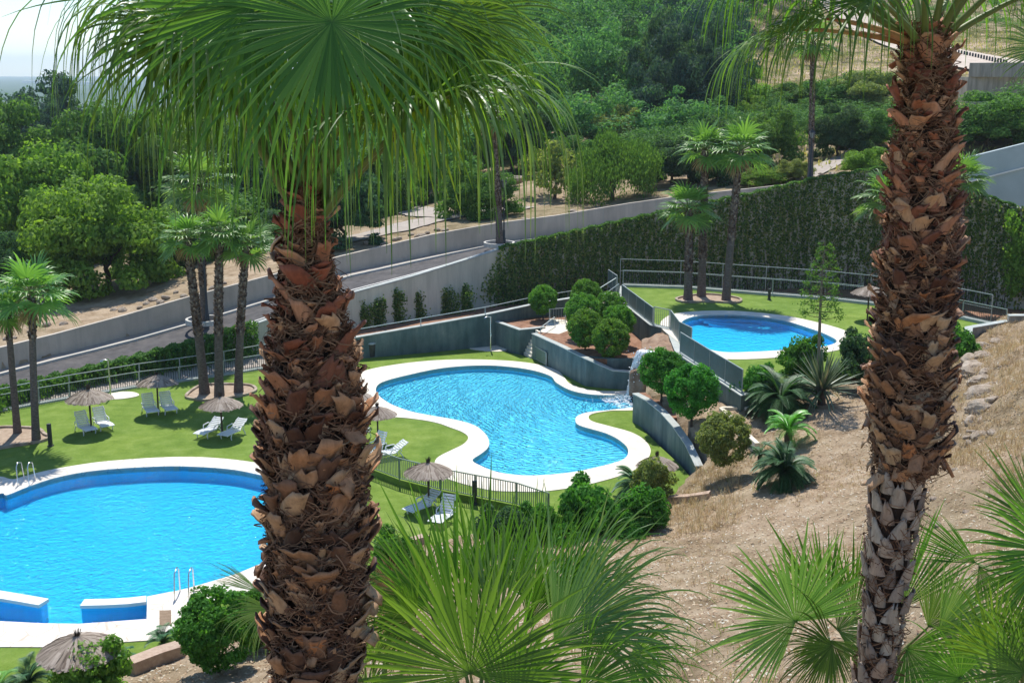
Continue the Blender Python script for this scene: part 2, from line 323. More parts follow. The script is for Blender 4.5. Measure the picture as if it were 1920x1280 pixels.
def terrain_mat():
    m, n, b, o = newmat('dry_hillside')
    tc = n.nodes.new('ShaderNodeTexCoord'); sp = n.nodes.new('ShaderNodeSeparateXYZ'); n.links.new(tc.outputs['Object'], sp.inputs[0])
    t1 = noise(n, .9, 9, .65, vec=tc.outputs['Object'])
    soil = ramp(n, [(.26, (.18, .125, .075)), (.40, (.36, .26, .165)), (.56, (.50, .38, .26)), (.75, (.60, .49, .36))]); n.links.new(t1.outputs[0], soil.inputs[0])
    t2 = noise(n, .12, 6, .6, vec=tc.outputs['Object'])
    gr = ramp(n, [(.35, (.09, .10, .035)), (.65, (.24, .20, .095))]); n.links.new(t1.outputs[0], gr.inputs[0])
    k = ramp(n, [(.42, (0, 0, 0)), (.58, (1, 1, 1))]); n.links.new(t2.outputs[0], k.inputs[0])
    mx = n.nodes.new('ShaderNodeMix'); mx.data_type = 'RGBA'
    yr = n.nodes.new('ShaderNodeMapRange'); yr.inputs['From Min'].default_value = 75; yr.inputs['From Max'].default_value = 135; yr.inputs['To Min'].default_value = .25; yr.inputs['To Max'].default_value = 1.0
    n.links.new(sp.outputs['Y'], yr.inputs[0])
    ml = n.nodes.new('ShaderNodeMath'); ml.operation = 'MULTIPLY'; n.links.new(k.outputs[0], ml.inputs[0]); n.links.new(yr.outputs[0], ml.inputs[1])
    n.links.new(ml.outputs[0], mx.inputs[0]); n.links.new(soil.outputs[0], mx.inputs[6]); n.links.new(gr.outputs[0], mx.inputs[7])
    # orchards and scrub of the far plain
    t3 = noise(n, .012, 8, .7, vec=tc.outputs['Object'])
    far = ramp(n, [(.35, (.018, .05, .022)), (.5, (.035, .085, .03)), (.62, (.06, .10, .04)), (.72, (.22, .20, .13))]); n.links.new(t3.outputs[0], far.inputs[0])
    zr = n.nodes.new('ShaderNodeMapRange'); zr.inputs['From Min'].default_value = -4; zr.inputs['From Max'].default_value = -14
    n.links.new(sp.outputs['Z'], zr.inputs[0])
    m2 = n.nodes.new('ShaderNodeMix'); m2.data_type = 'RGBA'
    n.links.new(zr.outputs[0], m2.inputs[0]); n.links.new(mx.outputs[2], m2.inputs[6]); n.links.new(far.outputs[0], m2.inputs[7])
    n.links.new(m2.outputs[2], b.inputs['Base Color']); b.inputs['Roughness'].default_value = .95; b.inputs['Specular IOR Level'].default_value = .15
    t4 = noise(n, 7, 9, .75, vec=tc.outputs['Object']); bp = n.nodes.new('ShaderNodeBump'); bp.inputs['Strength'].default_value = 1.0; bp.inputs['Distance'].default_value = .16
    n.links.new(t4.outputs[0], bp.inputs['Height']); n.links.new(bp.outputs[0], b.inputs['Normal'])
    return m
me = npmesh('terrain', np.c_[GX.ravel(), GY.ravel(), GZ.ravel()], Fq, smooth=True)
tag(link('terrain', me, terrain_mat()), kind='structure')
def gzm(X, Y):
    """height of the built ground sheet (bilinear in its grid)"""
    X = np.asarray(X, float); Y = np.asarray(Y, float); i = np.clip(np.searchsorted(gx, X) - 1, 0, len(gx) - 2); j = np.clip(np.searchsorted(gy, Y) - 1, 0, len(gy) - 2)
    u = (X - gx[i]) / (gx[i + 1] - gx[i]); v = (Y - gy[j]) / (gy[j + 1] - gy[j])
    return GZ0[j, i] * (1 - u) * (1 - v) + GZ0[j, i + 1] * u * (1 - v) + GZ0[j + 1, i] * (1 - u) * v + GZ0[j + 1, i + 1] * u * v
def gz(x, y): return float(gzm(np.array([x]), np.array([y]))[0])

# ------------------------------------------------------------------ flat sheets with holes
def smooth_ring(pts, n=8):
    """closed Catmull-Rom"""
    out = []; k = len(pts)
    for i in range(k):
        p0, p1, p2, p3 = [np.array(pts[(i + j) % k][:2], float) for j in (-1, 0, 1, 2)]
        for j in range(n):
            t = j / n
            out.append(tuple(.5 * ((2 * p1) + (-p0 + p2) * t + (2 * p0 - 5 * p1 + 4 * p2 - p3) * t * t + (-p0 + 3 * p1 - 3 * p2 + p3) * t ** 3)))
    return out
def smooth_open(pts, n=6):
    k = len(pts); out = []
    for i in range(k - 1):
        p0, p1, p2, p3 = [np.array(pts[min(max(i + j, 0), k - 1)][:2], float) for j in (-1, 0, 1, 2)]
        for j in range(n):
            t = j / n
            out.append(tuple(.5 * ((2 * p1) + (-p0 + p2) * t + (2 * p0 - 5 * p1 + 4 * p2 - p3) * t * t + (-p0 + 3 * p1 - 3 * p2 + p3) * t ** 3)))
    return out + [tuple(pts[-1][:2])]
def sheet(name, outer, holes, z, mat, depth=.25, kind='structure', parent=None):
    """flat slab: outer ring, holes cut out, with side faces going down by depth"""
    bm = bmesh.new(); edges = []
    for ring in [outer] + list(holes):
        vs = [bm.verts.new((p[0], p[1], z)) for p in ring]
        edges += [bm.edges.new((vs[i], vs[(i + 1) % len(vs)])) for i in range(len(vs))]
    bmesh.ops.triangle_fill(bm, use_beauty=True, use_dissolve=False, edges=edges)
    for f in bm.faces:
        f.normal_update()
        if f.normal.z < 0: f.normal_flip()
    if depth:
        for ring in [outer] + list(holes):
            T = [bm.verts.new((p[0], p[1], z)) for p in ring]; B = [bm.verts.new((p[0], p[1], z - depth)) for p in ring]
            for i in range(len(ring)):
                j = (i + 1) % len(ring); bm.faces.new((T[i], T[j], B[j], B[i]))
    me = bpy.data.meshes.new(name); bm.to_mesh(me); bm.free()
    o = link(name, me, mat, parent)
    if kind: o['kind'] = kind
    return o
def px(l, z): return [tuple(P(x, y, z)[:2]) for x, y in l]

# --- pool outlines (water edge, deck edge)
ZA, ZB, ZC = 0.0, 0.3, 3.2
poolA = px([(-190, 1060), (-140, 985), (-60, 952), (0, 926), (13, 928.5), (50, 914), (101, 897), (168, 884), (252, 877), (336, 874.5), (420, 879), (475, 888), (530, 903), (572, 927), (592, 962), (580, 1002), (548, 1034), (490, 1057), (437, 1078), (349, 1104),
            (310, 1112), (276, 1119)], ZA)
# near side has a straight bench bay: cut corners keep straight
poolA_s = smooth_open(poolA, 5) + px([(276, 1121), (275, 1161), (150, 1170), (80, 1169), (0, 1165), (-150, 1150)], ZA)
deckA = smooth_open(px([(-300, 1100), (-260, 985), (-130, 935), (-40, 899), (0, 894), (23, 899), (47, 893), (101, 880), (201, 865), (336, 857), (437, 862), (530, 878), (600, 905), (638, 950), (625, 1005), (590, 1045), (504, 1097), (453, 1112), (396, 1129)], ZA), 5) + \
    px([(356, 1135), (354, 1155), (345, 1180), (279, 1201), (235, 1204), (134, 1214), (0, 1213), (-200, 1205)], ZA)
_pb1 = [(714, 746), (704.5, 731), (717.7, 716.4), (771, 702), (826, 691), (880.6, 686), (930, 686), (979, 691), (1012, 698), (1034, 706.6), (1043, 717.5), (1069, 731.6), (1102, 739), (1140, 741), (1180, 738.5), (1191.5, 737)]
_pb2 = [(1191.5, 764), (1160, 767), (1140, 769.5), (1105, 773), (1085, 779), (1079, 787), (1087, 798), (1137, 813), (1166, 829), (1178, 846), (1166, 863), (1110, 878.5), (1055, 888), (990, 892), (935, 886), (900, 873), (886, 863), (902, 851), (914.6, 840), (917, 828), (910, 814), (891, 798.6), (859, 788.6), (815, 780.5), (771, 772), (735, 759), (714, 746)]
poolB = smooth_open(px(_pb1, ZB)) + smooth_open(px(_pb2, ZB))[:-1]
_db1 = [(645, 763), (632, 745), (640, 720), (662, 703), (706, 690), (771, 680), (837, 675), (902, 674.5), (968, 678), (1015, 685), (1046, 696), (1058, 708), (1068, 719), (1091, 728), (1124, 733.5), (1165, 733), (1192.5, 730)]
_db2 = [(1192.5, 769.5), (1165, 770), (1144, 770.5), (1115, 775), (1104, 781), (1110, 790), (1144, 799.7), (1184, 811), (1209, 826), (1220, 845), (1210, 866), (1178, 887), (1110, 907), (1060, 916.6), (1012, 922), (968, 922), (924, 920), (881, 911), (837, 897), (818, 882), (815, 868), (822, 857), (845, 845), (868, 833.5), (878, 821), (868, 811), (845, 802), (815, 792), (771, 785), (727, 781), (680, 775), (645, 763)]
deckB = smooth_open(px(_db1, ZB)) + smooth_open(px(_db2, ZB))[:-1]
poolC = smooth_ring(px([(1277, 615), (1282, 601), (1310, 592.5), (1364, 590.5), (1414, 593), (1468, 601), (1515, 615), (1550, 628), (1569, 641), (1540, 651), (1481, 656), (1414, 660), (1355, 660.5), (1318, 651), (1292, 634)], ZC), 5)
deckC = smooth_ring(px([(1238, 612), (1246, 597), (1268, 588), (1310, 584), (1360, 583), (1414, 586), (1481, 594), (1549, 609), (1595, 624), (1612, 636), (1590, 652), (1530, 664), (1468, 670), (1400, 674), (1340, 672), (1300, 658), (1262, 634)], ZC), 5)

# --- lawns
Bfence = [(1029, 968), (968, 947), (892, 932), (826, 919), (749, 899), (666, 868), (600, 838), (560, 790)]
Bf = px(Bfence, ZB)
lawnB = px([(590, 690), (668, 673), (910, 651), (975, 665), (1002, 673), (1100, 724), (1186, 732), (1193, 731), (1194, 771), (1194, 793), (1235, 834), (1276, 872), (1304, 905), (1255, 955), (1150, 990)], ZB) + Bf
F1B = [(-260, 818), (-100, 787), (0, 771), (74, 757), (131, 747), (262, 725), (337, 715.5), (420, 703.5), (500, 690), (596, 679)]
lawnA = px([(-420, 850)] + F1B, ZA) + Bf[::-1] + px([(1120, 1000), (1035, 1004), (900, 1010), (770, 1040), (700, 1118), (500, 1178), (350, 1238), (240, 1275), (60, 1335), (-420, 1470)], ZA)
sheet('lawn_lower', lawnA, [deckA], ZA, M['lawn'], .6)
sheet('lawn_middle', lawnB, [deckB], ZB, M['lawn'], .6)
C_back = [(1804, 598), (1650, 573), (1563, 563), (1448, 554), (1284, 541), (1168, 537)]
lawnC = px([(1168, 537), (1165.6, 563), (1223.6, 609), (1256, 616.5), (1273, 659), (1391, 735), (1480, 716), (1600, 694), (1700, 684), (1811, 668), (1885, 617)] + C_back[:-1], ZC)
sheet('lawn_upper', lawnC, [deckC], ZC, M['lawn'], .3)
def paving_mat():
    m, n, b, o = newmat('crazy_paving')
    tc = n.nodes.new('ShaderNodeTexCoord'); v = n.nodes.new('ShaderNodeTexVoronoi'); v.feature = 'DISTANCE_TO_EDGE'; v.inputs['Scale'].default_value = 1.5
    nz = noise(n, .8, 3, .5, vec=tc.outputs['Object']); mxv = n.nodes.new('ShaderNodeMix'); mxv.data_type = 'RGBA'; mxv.inputs[0].default_value = .12
    n.links.new(tc.outputs['Object'], mxv.inputs[6]); n.links.new(nz.outputs['Color'], mxv.inputs[7]); n.links.new(mxv.outputs[2], v.inputs['Vector'])
    st = noise(n, 1.3, 6, .6, vec=tc.outputs['Object'])
    r = ramp(n, [(.3, (.68, .61, .52)), (.55, (.76, .70, .62)), (.75, (.80, .76, .70))]); n.links.new(st.outputs[0], r.inputs[0])
    j = ramp(n, [(0, (.55, .48, .40)), (.018, (.60, .54, .46)), (.032, (1, 1, 1))]); n.links.new(v.outputs['Distance'], j.inputs[0])
    mm = n.nodes.new('ShaderNodeMix'); mm.data_type = 'RGBA'; mm.blend_type = 'MULTIPLY'; mm.inputs[0].default_value = .55
    n.links.new(r.outputs[0], mm.inputs[6]); n.links.new(j.outputs[0], mm.inputs[7]); n.links.new(mm.outputs[2], b.inputs['Base Color'])
    b.inputs['Roughness'].default_value = .85; b.inputs['Specular IOR Level'].default_value = .2
    return m
M['paving'] = paving_mat()
sheet('pool_deck_large_pool', deckA, [poolA_s], ZA + .03, M['paving'], .25)
sheet('pool_deck_curved_pool', deckB, [poolB], ZB + .03, M['deck'], .25)
sheet('pool_deck_upper_pool', deckC, [poolC], ZC + .03, M['deck'], .25)

# --- pools: tiled basin and water
def tile_mat(name, c1, c2, sc=3.2):
    m, n, b, o = newmat(name)
    tc = n.nodes.new('ShaderNodeTexCoord'); br = n.nodes.new('ShaderNodeTexBrick'); br.offset = 0
    br.inputs['Scale'].default_value = sc; br.inputs['Brick Width'].default_value = 1; br.inputs['Row Height'].default_value = 1; br.inputs['Mortar Size'].default_value = .04
    br.inputs['Color1'].default_value = (*c1, 1); br.inputs['Color2'].default_value = (*c2, 1); br.inputs['Mortar'].default_value = (c1[0] * 1.15, c1[1] * 1.1, c1[2] * 1.05, 1)
    n.links.new(tc.outputs['Object'], br.inputs['Vector']); n.links.new(br.outputs[0], b.inputs['Base Color']); b.inputs['Roughness'].default_value = .4
    return m
def water_mat(name, tint, scale, strength, dist, ring=None, rip=0.0):
    m, n, b, o = newmat(name); n.nodes.remove(b)
    tc = n.nodes.new('ShaderNodeTexCoord')
    a = noise(n, scale, 3, .6, vec=tc.outputs['Object']); h = a.outputs[0]
    if ring:
        mp = n.nodes.new('ShaderNodeMapping'); mp.inputs['Location'].default_value = (-ring[0], -ring[1], 0); n.links.new(tc.outputs['Object'], mp.inputs[0])
        wv = n.nodes.new('ShaderNodeTexWave'); wv.wave_type = 'RINGS'; wv.rings_direction = 'SPHERICAL'; wv.inputs['Scale'].default_value = 1.15; wv.inputs['Distortion'].default_value = 9
        wv.inputs['Detail'].default_value = 3; wv.inputs['Detail Scale'].default_value = 1.1; wv.inputs['Detail Roughness'].default_value = .6
        n.links.new(mp.outputs[0], wv.inputs[0])
        ad = n.nodes.new('ShaderNodeMix'); ad.inputs[0].default_value = rip; n.links.new(a.outputs[0], ad.inputs[2]); n.links.new(wv.outputs['Fac'], ad.inputs[3]); h = ad.outputs[0]
    bp = n.nodes.new('ShaderNodeBump'); bp.inputs['Strength'].default_value = strength; bp.inputs['Distance'].default_value = dist; n.links.new(h, bp.inputs['Height'])
    # light passing the surface: thin-film style refraction stand-in is a tinted see-through surface
    tr = n.nodes.new('ShaderNodeBsdfTransparent'); tr.inputs[0].default_value = (*tint, 1)
    gl = n.nodes.new('ShaderNodeBsdfGlossy'); gl.inputs['Roughness'].default_value = .04; n.links.new(bp.outputs[0], gl.inputs['Normal'])
    fr = n.nodes.new('ShaderNodeFresnel'); fr.inputs['IOR'].default_value = 1.33; n.links.new(bp.outputs[0], fr.inputs['Normal'])
    mx = n.nodes.new('ShaderNodeMixShader'); n.links.new(fr.outputs[0], mx.inputs[0]); n.links.new(tr.outputs[0], mx.inputs[1]); n.links.new(gl.outputs[0], mx.inputs[2])
    n.links.new(mx.outputs[0], o.inputs[0]); return m
def basin(name, ring, z, depth, mat):
    sheet(name + '_floor', ring, [], z - depth, mat, 0)
    mb = MB(); n = len(ring)
    mb.add([(p[0], p[1], z - .002) for p in ring] + [(p[0], p[1], z - depth) for p in ring], [(i, (i + 1) % n, n + (i + 1) % n, n + i) for i in range(n)])
    o = mb.build(name + '_wall', mat); o['kind'] = 'structure'
M['tileA'] = tile_mat('pool_tiles', (.012, .53, .88), (.025, .57, .91))
M['tileB'] = tile_mat('pool_tiles_light', (.10, .64, .90), (.15, .69, .93))
basin('basin_large_pool', poolA_s, ZA, .66, M['tileA']); basin('basin_curved_pool', poolB, ZB, .38, M['tileB']); basin('basin_upper_pool', poolC, ZC, .5, M['tileA'])
fallxy = P(1188, 750, ZB)
sheet('water_large_pool', poolA_s, [], ZA - .10, water_mat('water_a', (.66, 1, 1), 4.6, 1.0, .20), 0)
sheet('water_curved_pool', poolB, [], ZB - .06, water_mat('water_b', (.82, .99, 1), 2.4, 1.0, .13, ring=(fallxy.x, fallxy.y), rip=.75), 0)
sheet('water_upper_pool', poolC, [], ZC - .10, water_mat('water_c', (.62, .97, 1), 3.0, 1.0, .10), 0)
# underwater steps of the upper pool, far side
mb = MB()
for k in range(3):
    l = P(1308 + k * 10, 590.5 + k * 2.2, ZC); r = P(1432 - k * 8, 591.5 + k * 2.5, ZC); mb.bar((l.x, l.y - .2, ZC - .22 - k * .09), (r.x, r.y - .2, ZC - .3 - k * .2), .5, .12)
o = mb.build('pool_steps', M['tileA']); tag(o, 'wide blue tiled entry steps under water at far edge of upper pool', 'pool steps')

# white-topped low walls across the bench bay of the large pool
def wall(name, pts, zb, zt, th, mat, label, cat, group=None, coping=None, cz=.05, cw=.06, ret=False):
    """wall along xy points; zb / zt per point or single"""
    n = len(pts); zb = list(zb) if hasattr(zb, '__len__') else [zb] * n; zt = list(zt) if hasattr(zt, '__len__') else [zt] * n
    p = [Vector((q[0], q[1], 0)) for q in pts]; L = []; Rr = []; LC = []; RC = []
    for i in range(n):
        a = (p[i] - p[i - 1]).normalized() if i else None; b = (p[i + 1] - p[i]).normalized() if i < n - 1 else None
        t = (a + b).normalized() if a is not None and b is not None else (a if a is not None else b)
        nn = Vector((-t.y, t.x, 0)); c = 1.0
        if a is not None and b is not None: c = 1 / max(.5, nn.dot(Vector((-a.y, a.x, 0))))
        L.append(p[i] + nn * th / 2 * c); Rr.append(p[i] - nn * th / 2 * c)
        LC.append(p[i] + nn * (th / 2 + cw) * c); RC.append(p[i] - nn * (th / 2 + cw) * c)
    def loft(L, Rr, z0, z1):
        mb = MB(); vs = []
        for i in range(n): vs += [(L[i].x, L[i].y, z0[i]), (L[i].x, L[i].y, z1[i]), (Rr[i].x, Rr[i].y, z1[i]), (Rr[i].x, Rr[i].y, z0[i])]
        fs = []
        for i in range(n - 1):
            a = i * 4; b = a + 4; fs += [(a, b, b + 1, a + 1), (a + 1, b + 1, b + 2, a + 2), (a + 2, b + 2, b + 3, a + 3), (a + 3, b + 3, b, a)]
        fs += [(0, 1, 2, 3), (4 * n - 4, 4 * n - 1, 4 * n - 2, 4 * n - 3)]
        mb.add(vs, fs); return mb
    if coping:
        root = empty(name, (0, 0, 0), label, cat, group)
        loft(L, Rr, zb, zt).build('wall_body', mat, root)
        loft(LC, RC, zt, [z + cz for z in zt]).build('coping', coping, root); return root
    o = loft(L, Rr, zb, zt).build(name, mat); return tag(o, label, cat, group)
wall('pool_divider', px([(-160, 1090), (-60, 1102), (0, 1113), (42, 1120), (82, 1127)], .15), -1.9, .02, .32, M['tileA'], 'white topped low divider wall at left edge of the large pool', 'pool divider', coping=M['paint'], cz=.12, cw=.10)
wall('pool_divider', px([(154, 1128), (200, 1127), (240, 1125), (274, 1121)], .15), -1.9, .02, .30, M['tileA'], 'white topped low divider wall beside the blue bench bay of the large pool', 'pool divider', coping=M['paint'], cz=.12, cw=.10)
# bench under water inside the right bay
mb = MB(); a = P(158, 1163, 0); b_ = P(270, 1155, 0); mb.bar((a.x, a.y + .4, -.75), (b_.x, b_.y + .4, -.75), 1.2, .5); tag(mb.build('bench', M['tileA']), 'blue tiled underwater bench inside bay of the large pool', 'pool bench')

# --- beds and upper ground between walls
bedD = px([(920, 598), (977, 618), (1021, 613.6), (1003, 628), (1100, 673), (1192, 673), (1204, 668)], 1.85) + px([(1256, 616.5), (1223.6, 609), (1165.6, 563), (1168, 537)], 3.2) + px([(1075, 588), (1000, 594)], 1.85)
sheet('bed_ground', bedD, [], 1.85, M['bedsoil'], .3)
sheet('path_landing', px([(1022, 613.4), (1010, 622), (1048, 626), (1070, 618), (1062, 600), (1030, 597)], 1.858), [], 1.862, M['deck'], 0)
bedE = px([(1191, 738), (1216, 752), (1242, 772), (1268, 800), (1290, 830), (1311, 872)], 1.7)
sheet('bed_soil_by_wall', [tuple(P(*q)[:2]) for q in [(1193, 738, 1.62), (1218, 752, 1.62), (1242, 771, 1.55), (1262, 790, 1.5)]] + [tuple((P(*q) + Vector((1.6, .8, 0)))[:2]) for q in [(1262, 790, 1.6), (1242, 771, 1.75), (1218, 752, 1.8), (1200, 738, 1.8)]], [], 1.68, M['bedsoil'], .3)
eb = [(P(1191, 738, 1.8)), P(1218, 752, 1.8), P(1242, 771, 1.75), P(1268, 800, 1.6), P(1291, 833, 1.3), P(1311, 875, .9)]

# --- strip of ground between the terraces and the road wall, walkway ramp
W3 = [(596, 679, .3), (668, 672, .3), (790, 661, .3), (910, 650, .3), (1000, 594, 1.85), (1075, 588, 1.85)]
W3p = [P(*a) for a in W3]; W3t = [1.15, 1.66, 2.05, 2.45, 2.70, 2.95]
def loft_sheet(name, A, B, mat, kind='structure'):
    mb = MB(); n = len(A); mb.add([tuple(a) for a in A] + [tuple(b) for b in B], [(i, i + 1, n + i + 1, n + i) for i in range(n - 1)]); o = mb.build(name, mat)
    if kind: o['kind'] = kind
    return o
def along(pts, u):
    t = u * (len(pts) - 1); i = min(int(t), len(pts) - 2); return pts[i].lerp(pts[i + 1], t - i)
def w1_at(x):                                     # point at base of near road wall for picture column x
    xs = [a[0] for a in W1]; return Vector((float(np.interp(x, xs, [p.x for p in W1T])), float(np.interp(x, xs, [p.y for p in W1T])), float(np.interp(x, xs, W1B))))
f1 = [P(x, y, 0) for x, y in F1B]
loft_sheet('verge_lower', [Vector((p.x, p.y + .05, -.02)) for p in f1], [w1_at(x) for x, y in F1B], M['pavement'])
ramp_in = [Vector((p.x, p.y, t - .62)) for p, t in zip(W3p, W3t)]
ramp_out = [Vector((p.x + .1, p.y + 2.0, t - .62)) for p, t in zip(W3p, W3t)]
loft_sheet('walkway_ramp', ramp_in, ramp_out, M['pavement'])
cols = [596, 668, 790, 910, 1040, 1110]
loft_sheet('verge_middle', [p + Vector((0, 0, -.02)) for p in ramp_out], [w1_at(x) for x in cols], M['bedsoil'])
cb = [P(x, y, ZC) for x, y in [(1075, 540)] + C_back[::-1] + [(1885, 617)]]
loft_sheet('verge_upper', [Vector((p.x, p.y - 1, 1.1)) for p in cb], [w1_at(x) + Vector((0, 0, .05)) for x in (1100, 1190, 1290, 1450, 1560, 1650, 1810, 1960)], M['bedsoil'])

# --- road between near wall and far parapet
def xs_at(x, A, XS): return Vector([float(np.interp(x, XS, [p[k] for p in A])) for k in range(3)])
XS1 = [a[0] for a in W1]; XS2 = [a[0] for a in W2X]
road_x = [-250, -120, 0, 60, 120, 180, 250, 310, 380, 440, 504, 580, 660, 774, 850, 935, 1043, 1110, 1200, 1280, 1400, 1515, 1650]
def road_line(t, dz=0.0): return [xs_at(x, W1T, XS1).lerp(xs_at(x, W2B, XS2), t) + Vector((0, 0, dz)) for x in road_x]
loft_sheet('road', road_line(.02, -.14), road_line(.80, -.14), M['asphalt'])
loft_sheet('road_marking', road_line(.17, -.134), road_line(.195, -.134), M['paint'])
loft_sheet('pavement', road_line(.84, -.01), road_line(1.0, -.01), M['pavement'])
loft_sheet('kerb_top', road_line(.80, 0), road_line(.84, 0), M['kerb']); loft_sheet('kerb_face', road_line(.80, -.15), road_line(.80, 0), M['kerb'])
w1p = [(p.x, p.y) for p in W1T]
wall('boundary_wall', w1p, [b - .5 for b in W1B], [p.z - .1 for p in W1T], .3, M['palewall'], 'long pale concrete retaining wall under the road, half covered in ivy', 'retaining wall', coping=M['coping'], cz=.1, cw=.05)
top2 = [PR(x, y, r).z for x, y, r in [(-260, 700, 58), (-120, 672, 62), (0, 652, 67), (101, 627, 70), (235, 591, 73.5), (353, 557, 76), (504, 517, 79), (640, 480, 84), (808, 440, 88.5), (932, 418, 91.5), (1043, 404, 94), (1180, 381, 96), (1300, 364, 97), (1400, 354, 98), (1515, 341, 98.5), (1650, 320, 98), (1780, 318, 95), (1950, 300, 90)]]
root = wall('parapet_wall', [(p.x, p.y + .15) for p in W2B[:16]], [p.z - .3 for p in W2B[:16]], top2[:16], .25, M['roadwall'], 'long plain beige concrete parapet wall along far side of the road', 'wall')
# joints in the parapet
mb = MB()
for x in (67, 155, 255, 349, 440, 560, 690, 774, 860, 1043, 1130, 1230, 1330, 1430):
    a = xs_at(x, W2B, XS2); t = float(np.interp(x, XS2, top2)); mb.box((a.x, a.y + .02, (a.z + t) / 2), (.03, .012, (t - a.z) - .02))
mb.build('joint', M['coping'], root)

# --- retaining walls of the terraces
CG = dict(coping=M['coping'])
wall('ramp_wall', [(p.x, p.y) for p in W3p], [-.2] * 6, W3t, .25, M['concrete'], 'long blue grey concrete wall rising beside the walkway behind curved pool', 'retaining wall', **CG)
wall('retaining_wall', px([(918, 642), (975, 664)], .3) + px([(1021, 613.6)], 1.9), -.1, 1.9, .22, M['concrete'], 'short dark concrete corner wall left of the small steps behind shower', 'retaining wall', **CG)
wall('retaining_wall', px([(1001, 672), (1050, 696), (1100, 723), (1150, 728), (1183, 730.5)], .3), -.1, [1.9, 1.9, 1.9, 1.35, 1.35], .25, M['concrete'], 'angled blue grey concrete planter wall between curved pool and round clipped trees', 'retaining wall', **CG)
wall('retaining_wall', [tuple(p[:2]) for p in px([(1101, 718), (1150, 722), (1192, 722)], .3)], .2, 1.9, .2, M['concrete'], 'upper set back concrete ledge behind the planter wall beside waterfall', 'retaining wall')
wall('retaining_wall', [(p.x, p.y) for p in eb], -.4, [p.z for p in eb], .25, M['concrete'], 'curved concrete wall beside lawn wedge, running from waterfall down to dry slope', 'retaining wall', **CG)
fr = [P(1168, 537, 3.2), P(1165.6, 563, 3.2), P(1223.6, 609, 3.2), P(1256, 616.5, 3.2)]
wall('retaining_wall', [(p.x, p.y - .1) for p in fr], .5, 3.2, .3, M['concrete'], 'dark concrete wall carrying the upper railing behind the clipped trees', 'retaining wall', **CG)
fr = [P(1256, 618, 3.2), P(1273, 660, 3.2), P(1330, 697, 3.2), P(1391, 737, 3.2), P(1480, 718, 3.2)]
wall('retaining_wall', [(p.x, p.y - .1) for p in fr], 1.0, 3.16, .3, M['concrete'], 'dark concrete wall under the solid railing, right of the waterfall rock', 'retaining wall', **CG)
wl = [P(1811, 668, 3.2), P(1814, 640, 3.6), P(1888, 628, 3.6)]
wall('retaining_wall', [(p.x, p.y) for p in wl], 1.5, [4.35, 4.35, 4.4], .3, M['block'], 'low stained grey wall at top of the rocky bank by upper lawn', 'retaining wall', **CG)
q = PR(1886, 640, wl[2].y - .3); wall('retaining_wall', [(q.x, q.y), (q.x + 6, q.y - .6)], 2, [PR(1886, 592, q.y).z, PR(1886, 592, q.y).z + .2], .35, M['block'], 'taller stained grey wall end at right edge above the rocky bank', 'retaining wall', **CG)
sheet('stone_slab', smooth_ring(px([(880, 653), (905, 657.5), (920, 659), (940, 659), (953, 653), (935, 646), (915, 643)], ZB), 5), [], ZB + .035, M['deck'], .1, kind=None)
tag(bpy.data.objects['stone_slab'], 'pale stone shower tray on the lawn under wall corner', 'shower base')
sheet('stone_slab', smooth_ring(px([(196, 745), (215, 749), (245, 746), (261, 741), (250, 735.5), (225, 735), (205, 739)], 0), 5), [], .035, M['deck'], .1, kind=None)
tag(bpy.data.objects['stone_slab.001'], 'pale oval shower tray on lawn between two thatched parasols', 'shower base')

# steps beside the planter wall
s0 = P(988, 668, .3); s1 = P(1013, 620, 1.9); t_ = Vector((s1.x - s0.x, s1.y - s0.y, 0)); mb = MB(); ang = math.atan2(t_.y, t_.x)
root = empty('stairs', s0, 'short flight of pale concrete steps between two planter walls', 'steps')
for k in range(8):
    c = s0 + t_ * ((k + .5) / 8); h = .2 * (k + 1)
    mb = MB(); mb.box((c.x - s0.x, c.y - s0.y, h / 2 - .05), (t_.length / 8 + .01, 1.25, h), rz=ang); mb.build('step', M['deck'], root)
